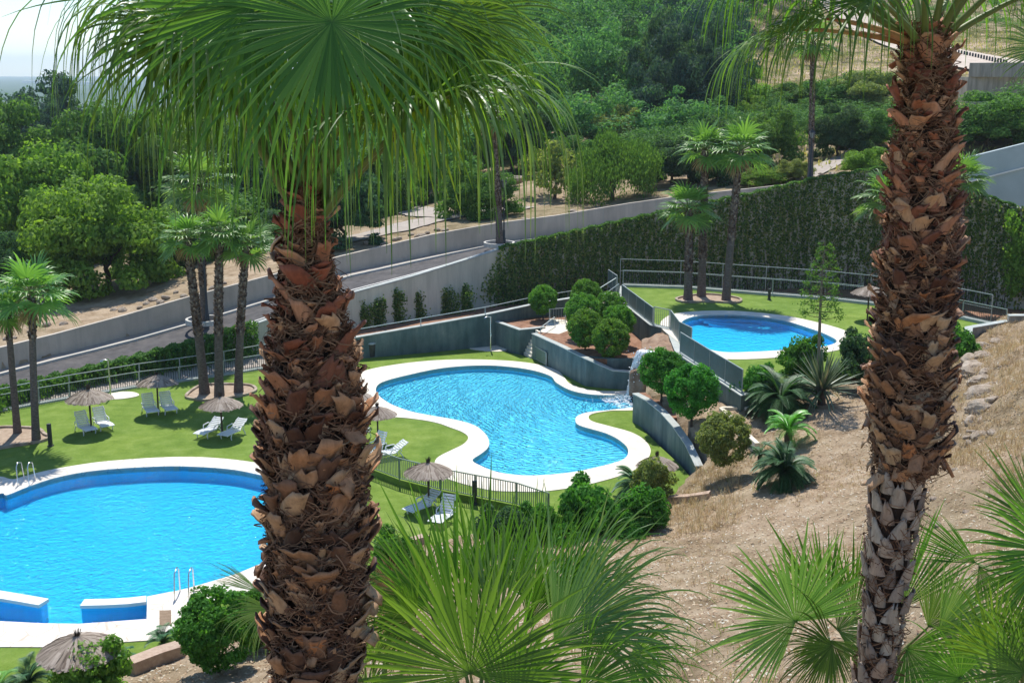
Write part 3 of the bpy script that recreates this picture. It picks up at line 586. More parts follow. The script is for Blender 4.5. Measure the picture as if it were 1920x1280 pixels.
# ------------------------------------------------------------------ fences and railings
def resample(pts, step):
    out = [pts[0].copy()]
    for a, b in zip(pts[:-1], pts[1:]):
        n = max(1, int((b - a).length / step)); out += [a.lerp(b, (i + 1) / n) for i in range(n)]
    return out
def railing(label, group, pts, h, mat, post_every=2.2, infill='pickets', gap=.12, gap0=.08, railmat=None, cat='railing', th=.02, rw=.05, name='railing', kerb=False, extra_rail=False):
    railmat = railmat or mat
    root = empty(name, pts[0], label, cat, group); o = pts[0]
    q = [p - o for p in pts]; up = Vector((0, 0, 1))
    mb = MB()
    for a, b in zip(q[:-1], q[1:]): mb.bar(a + up * h, b + up * h, rw, .04)
    mb.build('top_rail', railmat, root)
    if infill != 'none':
        mb = MB()
        for a, b in zip(q[:-1], q[1:]): mb.bar(a + up * gap0, b + up * gap0, rw * .7, .035)
        mb.build('bottom_rail', railmat, root)
    if extra_rail:
        mb = MB()
        for a, b in zip(q[:-1], q[1:]): mb.bar(a + up * h * .55, b + up * h * .55, rw * .6, .03)
        mb.build('middle_rail', railmat, root)
    if infill == 'pickets':
        mb = MB()
        for a, b in zip(q[:-1], q[1:]):
            L = (b - a).length; n = max(1, int(L / gap)); d = (b - a) / L; rz = math.atan2(d.y, d.x)
            for i in range(n):
                c = a.lerp(b, (i + .5) / n); mb.box((c.x, c.y, c.z + (h + gap0) / 2), (th, th * .7, h - gap0 - .02), rz=rz)
        mb.build('pickets', mat, root)
    if infill == 'panel':
        for a, b in zip(q[:-1], q[1:]):
            n = max(1, round((b - a).length / post_every))
            for i in range(n):
                m1 = a.lerp(b, (i + .02) / n); m2 = a.lerp(b, (i + .98) / n); mb = MB(); hh = up * (h - gap0 - .03)
                d = (b - a).normalized(); nn = Vector((-d.y, d.x, 0)) * .012
                c1 = m1 + up * gap0; c2 = m2 + up * gap0
                vs = [c1 - nn, c2 - nn, c2 - nn + hh, c1 - nn + hh, c1 + nn, c2 + nn, c2 + nn + hh, c1 + nn + hh]
                mb.add(vs, [(0, 1, 2, 3), (5, 4, 7, 6), (0, 4, 5, 1), (2, 6, 7, 3), (1, 5, 6, 2), (0, 3, 7, 4)]); mb.build('panel', mat, root)
    acc = 0; posts = [q[0]]
    for a, b in zip(q[:-1], q[1:]):
        n = max(1, round((b - a).length / post_every)); posts += [a.lerp(b, (i + 1) / n) for i in range(n)]
    for p in posts[:90]:
        mb = MB(); mb.box((p.x, p.y, p.z + h / 2 - .03), (.05, .05, h + .06)); mb.build('post', railmat, root)
    return root
def kerbline(label, pts, w_, h, mat):
    mb = MB()
    for a, b in zip(pts[:-1], pts[1:]): mb.bar(a, b, w_, h)
    return tag(mb.build('kerb', mat), kind='structure')
f1s = [Vector((p.x, p.y, .06)) for p in f1]
kerbline('', [Vector((p.x, p.y, .03)) for p in f1], .28, .12, M['coping'])
railing('dark green picket fence curving along back of the lower lawn by the road', None, f1s, .85, M['picketdark'], 3.0, gap=.13, th=.03, railmat=M['steel'], cat='fence', name='picket_fence')
hr = [w1_at(x).lerp(P(x, y, 0), .62) + Vector((0, 0, .1)) for x, y in F1B[:-1]]
railing('thin grey handrail on posts between picket fence and hedge', None, hr, 1.0, M['steel'], 4.0, infill='none', cat='handrail', rw=.06)
fb = [P(x, y, ZB) for x, y in Bfence[:-1]]
railing('green metal picket fence between curved pool and front lawn', None, [Vector((p.x, p.y, ZB)) for p in fb], 1.0, M['picket'], 2.6, gap=.11, th=.03, cat='fence', name='picket_fence')
wt = [Vector((p.x, p.y, t + .05)) for p, t in zip(W3p, W3t)]
railing('thin grey handrail on top of the long concrete ramp wall', None, wt, .45, M['steel'], 3.0, infill='none', cat='handrail', rw=.06)
up_ = [P(1168, 537, 3.2), P(1165.6, 563, 3.2), P(1223.6, 609, 3.2)]
railing('solid teal panel railing sloping down from upper gate behind clipped trees', None, [P(1165.6, 563, 3.22), P(1223.6, 609, 3.22)], 1.05, M['panel'], 2.0, 'panel', railmat=M['steel'])
railing('short see-through picket railing above the waterfall rock', None, [P(1225.5, 609.5, 3.22), P(1255, 616, 3.22)], 1.12, M['picket'], 3.0, gap=.14, railmat=M['steel'])
railing('solid teal panel railing beside the upper pool above rock', None, [P(1257, 617, 3.22), P(1273, 640, 3.22), P(1296, 652, 3.22)], 1.12, M['panel'], 1.5, 'panel', railmat=M['steel'])
railing('long solid teal panel railing sloping beside upper pool down to shrubs', None, [P(1275, 661, 3.22), P(1330, 697, 3.22), P(1391, 736, 3.22)], 1.12, M['panel'], 2.2, 'panel', railmat=M['steel'])
cbk = [P(x, y, 3.2) for x, y in [(1168, 537)] + C_back[::-1][1:] + [(1885, 616)]]
kerbline('', [p + Vector((0, 0, .05)) for p in cbk], .3, .22, M['coping'])
railing('long dark picket railing curving along back of the upper lawn', None, [p + Vector((0, 0, .15)) for p in cbk], 1.0, M['picketdark'], 3.0, gap=.13, railmat=M['steel'], cat='railing')
hb = [Vector((p.x, p.y + 2.2, 2.9)) for p in cbk]
railing('second grey handrail behind the dark railing, in front of ivy', None, hb, 1.9, M['steel'], 4.0, infill='none', rw=.06, extra_rail=True, cat='handrail')
railing('solid teal panel beside upper landing at top of the stairs', None, [P(1140, 538, 3.0), P(1157, 551, 3.1)], 1.25, M['panel'], 2, 'panel', railmat=M['steel'])
railing('left grey stair handrail climbing behind the clipped trees', None, [P(1085, 592, 2.0), P(1155, 548, 3.2)], 1.0, M['steel'], 2.5, infill='none', rw=.06, cat='handrail')
railing('right grey stair handrail climbing behind the clipped trees', None, [P(1108, 598, 2.0), P(1160, 560, 3.2)], 1.0, M['steel'], 2.5, infill='none', rw=.06, cat='handrail')
railing('small picket gate panel on path landing behind soil bed', None, [P(1030, 606, 1.87), P(1060, 604, 1.87)], .95, M['steel'], 3, gap=.16, cat='railing')
railing('short sloping handrail at top of the small steps', None, [P(1014, 627, 1.9), P(1040, 607, 2.0)], .45, M['steel'], 3, infill='none', cat='handrail', rw=.06)
railing('low grey rail standing on lawn against planter wall', None, [P(1001, 672.5, .33), P(1024, 686, .33)], .85, M['panel'], 2, 'panel', railmat=M['steel'])
# stair flight up to the upper lawn
a = P(1085, 592, 1.85); b = P(1160, 552, 3.2); d = Vector((b.x - a.x, b.y - a.y, 0)); root = empty('stairs', a, 'concrete stair flight rising behind the clipped trees to upper lawn', 'stairs'); an = math.atan2(d.y, d.x)
for k in range(8):
    h = (k + 1) * 1.35 / 8; mb = MB(); c = d * ((k + .5) / 8); mb.box((c.x, c.y, h / 2), (d.length / 8 + .01, 1.4, h), rz=an); mb.build('step', M['deck'], root)

# ------------------------------------------------------------------ lawn furniture
def thatch_mat(name, cols):
    m, n, b, o = newmat(name); g = n.nodes.new('ShaderNodeNewGeometry'); r = ramp(n, [(i / (len(cols) - 1), c) for i, c in enumerate(cols)])
    n.links.new(g.outputs['Random Per Island'], r.inputs[0]); n.links.new(r.outputs[0], b.inputs['Base Color']); b.inputs['Roughness'].default_value = .95; b.inputs['Specular IOR Level'].default_value = .1; return m
M['thatch'] = thatch_mat('grey_thatch', [(.15, .115, .09), (.30, .25, .20), (.42, .36, .30), (.25, .20, .165)])
M['thatchdark'] = thatch_mat('thatch_tuft', [(.05, .04, .035), (.13, .10, .08)])
def make_parasol(seed):
    r = np.random.default_rng(seed)
    root = empty('thatched_parasol')
    mb = MB(); mb.tube([(0, 0, 0), (0, 0, 1.95)], .045, 10); mb.build('pole', M['wood'], root)
    # canopy: under cone and layered straw strips
    n = 900; a = r.uniform(0, 2 * math.pi, n); V = []; F = []
    for i in range(n):
        lay = r.random(); r0 = .04 + .45 * (lay < .5) * r.random(); r1 = 1.0 + r.normal(0, .035) - .12 * (r.random() < .3)
        zt = 2.10 - .40 * r0 ; z1 = 2.10 - .40 * r1 - .07 * r1 ** 3; wd = .035 + .02 * r.random(); aa = a[i]; da = r.normal(0, .05)
        hh = r.uniform(0, .03); k = len(V)
        for (rr, z_, w_) in ((r0, zt + hh, wd * .4), ((r0 + r1) / 2, (zt + z1) / 2 + .035 + hh, wd), (r1, z1 + hh, wd * .8)):
            A_ = aa + da * rr; c, s = math.cos(A_), math.sin(A_)
            V += [(rr * c - s * w_, rr * s + c * w_, z_), (rr * c + s * w_, rr * s - c * w_, z_ - .012)]
        F += [(k, k + 1, k + 3, k + 2), (k + 2, k + 3, k + 5, k + 4)]
    can = link('canopy', npmesh('canopy', V, F), M['thatch'], root)
    mb = MB(); m = 28; vs = [(0, 0, 2.07)] + [(.94 * math.cos(2 * math.pi * k / m), .94 * math.sin(2 * math.pi * k / m), 1.66) for k in range(m)]
    mb.add(vs, [(0, k + 1, (k + 1) % m + 1) for k in range(m)]); mb.build('lining', M['thatch'], can)
    V = []; F = []
    for i in range(120):
        A_ = r.uniform(0, 6.283); ln = r.uniform(.15, .34); sp = r.uniform(.02, .16); k = len(V); c, s = math.cos(A_), math.sin(A_)
        V += [(.05 * c - .008 * s, .05 * s + .008 * c, 2.04), (.05 * c + .008 * s, .05 * s - .008 * c, 2.04), (c * (sp * .7) + .008 * s, s * sp * .7, 2.04 + ln * .7), (c * (sp * .7) - .008 * s, s * sp * .7, 2.04 + ln * .7), (sp * c, sp * s, 2.04 + ln), (sp * c + .004, sp * s, 2.04 + ln)]
        F += [(k, k + 1, k + 2, k + 3), (k + 3, k + 2, k + 5, k + 4)]
    link('tuft', npmesh('tuft', V, F), M['thatchdark'], root)
    mb = MB()
    for k in range(8):
        c, s = math.cos(k * math.pi / 4), math.sin(k * math.pi / 4); mb.bar((0, 0, 1.98), (.9 * c, .9 * s, 1.64), .03, .03)
    mb.build('ribs', M['wood'], root)
    return root
G_P = 'thatched parasols on the lawns'
par = [(172, 809, 0, 84, 'thatched parasol on lower lawn nearest the two left palms, over two loungers'),
       (297, 776, 0, 76, 'thatched parasol nearest the picket fence, wind-tilted canopy over two upright loungers'),
       (417, 818, 0, 79, 'brownish thatched parasol in front of the three palms near big trunk'),
       (709, 833, .3, 72, 'thatched parasol on lawn inside the curve of the middle pool'),
       (804, 951, 0, 92, 'thatched parasol in front of the green picket fence, above fan palm'),
       (662, 797, .3, 70, 'thatched parasol mostly hidden behind right side of the big left trunk'),
       (1626, 600, 3.2, 66, 'thatched parasol on upper lawn left of the right trunk'),
       (1230, 936, .3, 78, 'thatched parasol half hidden behind shrubs near end of curved wall')]
proto = make_parasol(3)
for i, (x, y, z, wd, lab) in enumerate(par):
    p = P(x, y, z); s = wpx(wd, p.y) / 2.0; R = 0.3 + i * 1.3
    c = copy_thing(proto, p, R, (s, s, max(.92, s * .95)), lab, 'parasol', G_P)
    if i == 1: c.rotation_euler = (0, math.radians(4), R)
p = PR(139, 1215, 30.7); c = copy_thing(proto, (p.x, 31.0, 0), 2.2, (1.12, 1.12, 1.03), 'large grey thatched parasol at bottom left edge of the big pool deck', 'parasol', G_P)
for o in list(proto.children):
    for g in list(o.children): bpy.data.objects.remove(g)
    bpy.data.objects.remove(o)
bpy.data.objects.remove(proto)

def make_lounger(back):
    root = empty('sun_lounger')
    # side profile along x (foot at +x), bed height .32
    foot = [(.95, .30), (.6, .33), (.2, .31), (-.12, .30)]
    L = .82; ba = math.radians(back); hd = [(-.12 - L * t * math.cos(ba), .30 + L * t * math.sin(ba)) for t in (0, .35, .7, 1)]
    def slats(path, w0, w1, name, n):
        mb = MB(); pts = [Vector((x, 0, z)) for x, z in path]; tot = sum((b - a).length for a, b in zip(pts[:-1], pts[1:]))
        for i in range(n):
            s = tot * (i + .5) / n; acc = 0
            for a, b in zip(pts[:-1], pts[1:]):
                l = (b - a).length
                if acc + l >= s: break
                acc += l
            c = a.lerp(b, (s - acc) / l); an = math.atan2((b - a).z, (b - a).x); Mx = Matrix.Rotation(-an, 3, 'Y'); ww = w0 + (w1 - w0) * i / n
            mb.box(c, (tot / n * .74, ww, .018), M=Mx)
        for sgn in (-1, 1):
            for a, b in zip(pts[:-1], pts[1:]): mb.bar(a + Vector((0, sgn * w0 / 2, 0)), b + Vector((0, sgn * w1 / 2, 0)), .05, .045)
        return mb.build(name, M['white'], root, bevel=.006)
    slats(foot, .60, .62, 'seat_bed', 9); slats(hd, .60, .50, 'backrest', 7)
    for x in (.55, -.35):
        for s in (-1, 1):
            mb = MB(); mb.tube([(x, s * .29, .32), (x + (.1 if x > 0 else -.12), s * .31, .14), (x + (.06 if x > 0 else -.18), s * .31, 0)], [.035, .03, .028], 6); mb.build('leg', M['white'], root)
    for s in (-1, 1):
        mb = MB(); mb.tube([(.12, s * .31, .33), (.06, s * .34, .50), (-.35, s * .34, .53), (-.45, s * .31, .34)], .026, 6); mb.build('armrest', M['white'], root)
    return root
lA = make_lounger(62); lB = make_lounger(32)
G_L = 'white plastic sun loungers on the lawns'
lo = [  # head px, foot px, z, proto
    ((143, 800), (176, 819), 0, lA, 'white sun lounger left of its pole, pair nearest the two left palms'), ((180, 793), (205, 810), 0, lA, 'white sun lounger right of its pole, pair nearest the two left palms'),
    ((273, 765), (290, 784), 0, lA, 'white sun lounger left of the pole, under parasol nearest picket fence'), ((305, 762), (325, 780), 0, lA, 'white sun lounger right of the pole, under parasol nearest picket fence'),
    ((414, 806), (374, 824), 0, lB, 'white sun lounger pointing left under the brownish parasol'), ((457, 809), (420, 826), 0, lB, 'white sun lounger right of the pole under brownish parasol'),
    ((722, 845), (688, 857), .3, lA, 'white sun lounger behind picket fence, directly below parasol in pool curve'), ((752, 855), (712, 862), .3, lB, 'low white sun lounger at fence, its backrest right of parasol in pool curve'),
    ((822, 947), (765, 970), 0, lB, 'white sun lounger left of its pole in front of picket fence, facing left'), ((852, 962), (815, 992), 0, lA, 'grey shaded sun lounger with upright backrest among palm fronds'),
    ((684, 818), (668, 828), .3, lA, 'sun lounger barely visible beside big left trunk, over the lawn')]
for (hx, hy), (fx, fy), z, pr, lab in lo:
    h = P(hx, hy, z); f = P(fx, fy, z); c = (h + f) / 2; a = math.atan2(f.y - h.y, f.x - h.x)
    copy_thing(pr, c, a, 1.0, lab, 'sun lounger', G_L)
for pr in (lA, lB):
    for ch in list(pr.children): bpy.data.objects.remove(ch)
    bpy.data.objects.remove(pr)

# showers, bins, bollards, ladders, lamps
def shower(x, y, z, h, side, lab):
    p = P(x, y, z); r = empty('shower', p, lab, 'shower')
    mb = MB(); mb.tube([(0, 0, 0), (0, 0, h)], .045, 10); mb.build('post', M['chrome'], r)
    mb = MB(); mb.tube([(0, 0, h - .05), (side * .15, -.05, h), (side * .32, -.1, h - .03)], .03, 8); mb.build('arm', M['chrome'], r)
    mb = MB(); mb.tube([(side * .32, -.1, h - .03), (side * .33, -.1, h - .08)], [.05, .09], 12); mb.build('shower_head', M['chrome'], r)
    mb = MB(); mb.box((.02, -.07, 1.05), (.07, .08, .14)); mb.tube([(.02, -.1, 1.05), (.1, -.16, 1.05)], .015, 6); mb.build('tap', M['chrome'], r, bevel=.01)
shower(920, 657, .33, 2.25, -1, 'steel outdoor shower post on pale tray beside concrete wall')
shower(208, 745, .03, 2.2, -1, 'thin steel outdoor shower post beside picket fence between parasols')
p = P(697, 669, .3); r = empty('litter_bin', p, 'dark litter bin against the concrete ramp wall', 'litter bin')
mb = MB(); mb.tube([(0, 0, .05), (0, 0, .85)], [.24, .28], 16); mb.build('body', M['dark'], r); mb = MB(); mb.tube([(0, 0, .86), (0, 0, .93), (0, 0, .98)], [.31, .31, .22], 16); mb.build('lid', M['steel'], r)
def garden_light(x, y, z, h, lab, mat='dark'):
    p = P(x, y, z); r = empty('garden_light', p, lab, 'garden light')
    mb = MB(); mb.tube([(0, 0, 0), (0, 0, h)], .04, 8); mb.build('post', M[mat], r); mb = MB(); mb.tube([(0, 0, h - .02), (0, 0, h + .1), (0, 0, h + .16)], [.1, .12, .02], 12); mb.build('lamp_head', M['steel'], r)
garden_light(757, 664, .3, .85, 'small bollard light on grass beside concrete ramp wall')
def bollard(x, y, z, h, w_, lab):
    p = P(x, y, z); mb = MB(); mb.box((0, 0, h / 2), (w_, w_, h)); mb.box((0, 0, h - .18), (w_ * 1.04, w_ * 1.04, .10)); mb.box((0, 0, .03), (w_ * 1.5, w_ * 1.5, .06)); o = mb.build('bollard', M['dark'], None, bevel=.012); o.location = p; tag(o, lab, 'bollard light', 'black square bollard lights')
bollard(95, 836, 0, 1.15, .17, 'black square bollard light right of the two left palms')
bollard(890, 945, 0, 1.05, .16, 'black square bollard standing at green picket fence')
bollard(1442, 562, 3.2, .75, .16, 'dark bollard light on upper lawn before back railing')
def ladder(x, y, z, lab):
    p = P(x, y, z); r = empty('pool_ladder', p, lab, 'pool ladder', 'steel pool ladders')
    inw = -1 if y < 950 else 1
    for s in (-1, 1):
        mb = MB(); pts = [(s * .25, -inw * -.35 * 1.0, .0), (s * .25, inw * .33, .85), (s * .25, inw * .15, 1.0), (s * .25, -inw * -.0 - inw * .2, .9), (s * .25, -inw * .35, .2), (s * .25, -inw * .38, -1.2)]
        mb.tube(pts, .025, 8); mb.build('rail', M['chrome'], r)
    for k in range(3):
        mb = MB(); mb.box((0, -inw * .38, -.25 - k * .3), (.5, .09, .03)); mb.build('rung', M['chrome'], r)
ladder(50, 905, .03, 'steel pool ladder on far left side of the large pool')
ladder(346, 1116, .03, 'steel pool ladder on near side of the large pool')
m1 = P(299, 1145, .035); m2 = P(321, 1144, .035); m3 = P(321, 1171, .035); m4 = P(299, 1173, .035)
mb = MB(); mb.prism([m4, m3, m2, m1], .035, .06); tag(mb.build('floor_mat', surf('brown_mat', [(.3, (.20, .14, .09)), (.7, (.30, .22, .15))], 8, .95, .3)), 'rectangular brown mat on the pale pool deck', 'mat')
def street_lamp(base, h, lab):
    r = empty('street_lamp', base, lab, 'street lamp', 'black lantern street lamps')
    mb = MB(); mb.tube([(0, 0, 0), (0, 0, .5), (0, 0, .55), (0, 0, 1.1), (0, 0, 1.15), (0, 0, h - .55)], [.16, .14, .09, .09, .055, .045], 10); mb.build('pole', M['dark'], r)
    la = empty('lantern', (0, 0, 0)); la.parent = r
    mb = MB(); mb.tube([(0, 0, h - .55), (0, 0, h - .5), (0, 0, h - .12)], [.06, .13, .24], 6, smooth=False); mb.build('glass', M['lampglass'], la)
    mb = MB(); mb.tube([(0, 0, h - .12), (0, 0, h - .08), (0, 0, h + .08), (0, 0, h + .2)], [.27, .26, .07, .02], 6, smooth=False)
    for k in range(6):
        c, s = math.cos(k * math.pi / 3 + .0), math.sin(k * math.pi / 3); mb.bar((.13 * c, .13 * s, h - .5), (.24 * c, .24 * s, h - .12), .02, .02)
    mb.build('lantern_frame', M['dark'], la)
M['lampglass'] = surf('lantern_glass', [(.3, (.25, .27, .27)), (.7, (.35, .37, .36))], 3, .15, 0, spec=.8)
def at_road(x, t): return xs_at(x, W1T, XS1).lerp(xs_at(x, W2B, XS2), t)
def planter_ring(c, rx, lab):
    mb = MB(); n = 20
    for k in range(n):
        a0, a1 = 2 * math.pi * k / n, 2 * math.pi * (k + 1) / n
        mb.bar((rx * math.cos(a0), rx * math.sin(a0), .1), (rx * math.cos(a1), rx * math.sin(a1), .1), .16, .3)
    o = mb.build('kerb_ring', M['kerb']); o.location = c; tag(o, lab, 'kerb ring')
b1 = PR(389, 604, 73.6); b1.z = at_road(389, .3).z
for (x, y, R, top, lab) in ((389, 603, 74.3, 465, 'black lantern street lamp in kerb ring behind the three left palms'), (945, 459, 88, 338, 'black lantern street lamp beside tall palm at road bend'), (1518, 337, 96, 246, 'black lantern street lamp beside the tall slim palm on the right')):
    b = PR(x, y, R); h = PR(x, top, R).z - b.z; street_lamp(b, h, lab)
planter_ring(PR(383, 604, 74), 1.1, 'round stone kerb ring round street lamp and palm on the road')
planter_ring(PR(936, 460, 87.6), 1.1, 'stone kerb ring round lamp and tall palm at road bend')

# posts by the dirt road at upper right, block wall
for k in range(20):
    t = k / 19; x = 1787 + 100 * t; y = 97 + 21 * t ** .95; R = 206 - 26 * t; p = PR(x, y, R); z = gz(p.x, p.y)
    hh = wpx(7.5, R)
    mb = MB(); mb.tube([(0, 0, -.3), (0, 0, hh * .75), (0, 0, hh)], [.16, .16, .10], 8); o = mb.build('road_post', M['dark']); o.location = (p.x, p.y, p.z - .2); tag(o, 'small dark post in the row along hillside dirt road', 'road post', 'dark posts along the dirt road')
a = PR(1815, 190, 139); b = PR(1900, 196, 136); c_ = PR(2020, 200, 128)
zt = PR(1815, 118, 139).z
wall('block_wall', [(a.x + 2, a.y + 14), (a.x, a.y), (b.x, b.y), (c_.x, c_.y)], 8, zt - 1.6, .5, M['block'], 'tall grey block retaining wall at upper right below dirt road', 'retaining wall')
mb = MB()
root = empty('concrete_block_row', (a.x, a.y, zt - 1.6), 'row of large concrete blocks on top of the grey retaining wall', 'concrete blocks')
q0 = Vector((0, 0, 0)); q1 = Vector((c_.x - a.x, c_.y - a.y, 0)); nb = 9
for k in range(nb):
    mb = MB(); d = q1 / nb; c = d * (k + .5); mb.box((c.x, c.y, .8), (d.length * .985, .7, 1.6), rz=math.atan2(d.y, d.x)); mb.build('block', M['block'], root, bevel=.04)

# dirt road up the hill (follows the ground)
M['dirt'] = surf('pale_dirt', [(.3, (.44, .36, .29)), (.7, (.62, .54, .46))], .8, .95, .4, 12, detail=8)
def ground_ribbon(name, pl, wd, mat, dz=.08, seg=2.0, kind='structure'):
    pts = [Vector((p[0], p[1], 0)) for p in pl]; pts = resample(pts, seg); L = []; Rr = []
    for i, p in enumerate(pts):
        t = (pts[min(i + 1, len(pts) - 1)] - pts[max(0, i - 1)]).normalized(); nn = Vector((-t.y, t.x, 0)); u = i / (len(pts) - 1)
        ww = (wd[0] + (wd[1] - wd[0]) * u) / 2
        L.append(p + nn * ww); Rr.append(p - nn * ww)
    m = 9; V = []
    for l, r_ in zip(L, Rr):
        for k in range(m):
            q = l.lerp(r_, k / (m - 1)); V.append((q.x, q.y, 0))
    V = np.array(V); V[:, 2] = gzm(V[:, 0], V[:, 1]) + dz
    F = [(i * m + k, i * m + k + 1, (i + 1) * m + k + 1, (i + 1) * m + k) for i in range(len(L) - 1) for k in range(m - 1)]
    o = link(name, npmesh(name, V, F, True), mat)
    if kind: o['kind'] = kind
    return o
rd = [PR(x, y, r) for x, y, r in [(1548, -30, 335), (1556, 5, 300), (1580, 35, 270), (1620, 62, 245), (1690, 84, 228), (1745, 97, 213), (1800, 113, 198), (1860, 124, 184), (1930, 134, 172)]]
ground_ribbon('dirt_road', rd, (11, 10), M['dirt'], .4)
gp = [PR(x, y, r) for x, y, r in [(560, 480, 88), (640, 468, 91), (740, 440, 94), (800, 424, 98), (860, 408, 101), (930, 392, 103), (975, 398, 101)]]
ground_ribbon('path', gp, (2.6, 4.2), M['pavement'], .10, 1.0)
gp = [PR(x, y, r) for x, y, r in [(740, 365, 125), (765, 385, 112), (800, 410, 104), (850, 412, 100)]]
ground_ribbon('path_branch', gp, (2.2, 3.5), M['pavement'], .13, 1.0)
gp = [PR(x, y, r) for x, y, r in [(1490, 332, 101), (1540, 318, 104), (1600, 290, 112), (1622, 280, 118)]]
ground_ribbon('path_upper', gp, (2.5, 2.5), M['pavement'], .12, 1.0)

# pale building wall behind the ivy at right
a = PR(1780, 304, 91); b = PR(1925, 268, 88.5); e = PR(2100, 245, 85)
mb = MB(); root = empty('building_wall', a, 'plain pale blue grey building wall above ivy at right edge', 'building')
pl = surf('pale_render', [(.3, (.34, .41, .42)), (.7, (.42, .49, .50))], .6, .8, .1)
vs = []
for q, t in ((a, a.z), (b, b.z), (e, e.z)): vs += [(q.x - a.x, q.y - a.y, -8), (q.x - a.x, q.y - a.y, t - a.z), (q.x - a.x, q.y - a.y + .4, t - a.z), (q.x - a.x, q.y - a.y + .4, -8)]
mb.add(vs, [(0, 4, 5, 1), (1, 5, 6, 2), (2, 6, 7, 3), (4, 8, 9, 5), (5, 9, 10, 6), (6, 10, 11, 7), (0, 1, 2, 3), (8, 11, 10, 9)]); mb.build('wall', pl, root)
mb = MB(); q = PR(1780, 350, 90.9) - a; q2 = PR(1925, 313, 88.4) - a; q3 = PR(2100, 290, 84.9) - a; mb.bar(q + Vector((0, -.05, 0)), q2 + Vector((0, -.05, 0)), .1, .12); mb.bar(q2 + Vector((0, -.05, 0)), q3 + Vector((0, -.05, 0)), .1, .12); mb.build('ledge', M['paint'], root)

# far plain: white greenhouses and town blocks
for k, (x, y, wd, R) in enumerate([(100, 136, 60, 5200), (160, 137.5, 40, 5000), (60, 135, 30, 5600)]):
    p = P(x, 139, -39); s = wpx(wd, R); mb = MB(); f = R / p.y
    p = PR(x, y + 2, R); mb.box((0, 0, 4), (s, 60, 9)); mb.box((0, 0, 9.5), (s * .96, 50, 3)); o = mb.build('greenhouse', M['paint']); o.location = (p.x, p.y, -39); tag(o, ['long white greenhouse roof on horizon at left', 'shorter white greenhouse roof on horizon behind fronds', 'small pale greenhouse roof far left on horizon'][k], 'greenhouse', 'greenhouses on the plain')
# ------------------------------------------------------------------ foliage helpers (numpy)
def diamonds(Cn, A, N, L, W):
    """leaf quads: centres (n,3), axis A, normal N (unit-ish), length L, width W"""
    B = np.cross(A, N); B /= (np.linalg.norm(B, axis=1, keepdims=True) + 1e-9)
    L = np.broadcast_to(np.asarray(L), (len(Cn),))[:, None]; W = np.broadcast_to(np.asarray(W), (len(Cn),))[:, None]
    V = np.stack([Cn - A * L / 2, Cn + B * W / 2 - A * L * .08, Cn + A * L / 2, Cn - B * W / 2 - A * L * .08], 1).reshape(-1, 3)
    F = np.arange(len(Cn) * 4).reshape(-1, 4); return V, F
def unit(r, n):
    v = r.normal(size=(n, 3)); return v / np.linalg.norm(v, axis=1, keepdims=True)
def crown_arrays(seed, nl, nb, leaf=.08, flat=.8, drip=0.0, fill=.25, blob=.33, aspect=.6, shape='round', full=False):
    r = np.random.default_rng(seed)
    d = unit(r, nb)
    if not full: d[:, 2] = np.where(d[:, 2] < -.55, -d[:, 2] * .5, d[:, 2])
    rad = r.uniform(.55, .9, nb) if not full else r.uniform(.72, .86, nb); inner = r.random(nb) < fill; rad[inner] *= r.uniform(.2, .7, inner.sum())
    c = d * rad[:, None]
    if shape == 'cone':
        c[:, :2] *= np.clip(1.0 - (c[:, 2:3] + .6) * .55, .15, 1)
    if shape == 'pine': c[:, 2] = np.abs(c[:, 2]) * .9 - .25
    c[:, 2] *= flat; br = r.uniform(.6, 1.15, nb) * blob
    k = r.integers(0, nb, nl); u = unit(r, nl)
    if not full: u[:, 2] = np.where(u[:, 2] < -.3, u[:, 2] * .4, u[:, 2])
    rr = r.uniform(.45, 1.05, nl) ** .6
    q = c[k] + u * (rr * br[k])[:, None] * np.array([1, 1, .8])
    if drip: q[:, 2] -= drip * r.random(nl) ** 2 * (np.hypot(q[:, 0], q[:, 1]) > .45)
    n_ = u + unit(r, nl) * .8 + np.array([0, 0, .35]); n_ /= np.linalg.norm(n_, axis=1, keepdims=True)
    A = np.cross(n_, unit(r, nl)); A /= np.linalg.norm(A, axis=1, keepdims=True)
    if drip: A = A * .5 + np.array([0, 0, -1.0]); A /= np.linalg.norm(A, axis=1, keepdims=True)
    L = leaf * r.uniform(.6, 1.3, nl); return q, A, n_, L, L * aspect
def crown_mesh(name, *a, **k):
    V, F = diamonds(*crown_arrays(*a, **k)); lo = np.percentile(V, 1.5, axis=0); hi = np.percentile(V, 98.5, axis=0)
    V = (V - (lo + hi) / 2) / ((hi - lo) / 2); return npmesh(name, V, F)
GREENS = {
    'mid': [(.030, .075, .018), (.05, .11, .025), (.075, .14, .035)],
    'bright': [(.05, .105, .016), (.08, .15, .024), (.12, .195, .035)],
    'dark': [(.018, .045, .022), (.028, .065, .028), (.045, .09, .04)],
    'pine': [(.020, .050, .032), (.032, .075, .042), (.055, .10, .05)],
    'blue': [(.018, .042, .038), (.028, .06, .05), (.04, .08, .06)],
    'olive': [(.07, .10, .03), (.11, .14, .045), (.15, .17, .06)],
    'clipped': [(.035, .09, .014), (.06, .135, .022), (.10, .19, .035)],
    'citrus': [(.022, .080, .012), (.038, .12, .018), (.06, .17, .03)]}
for k, v in GREENS.items(): M['leaf_' + k] = leafmat('leaves_' + k, v, .46)
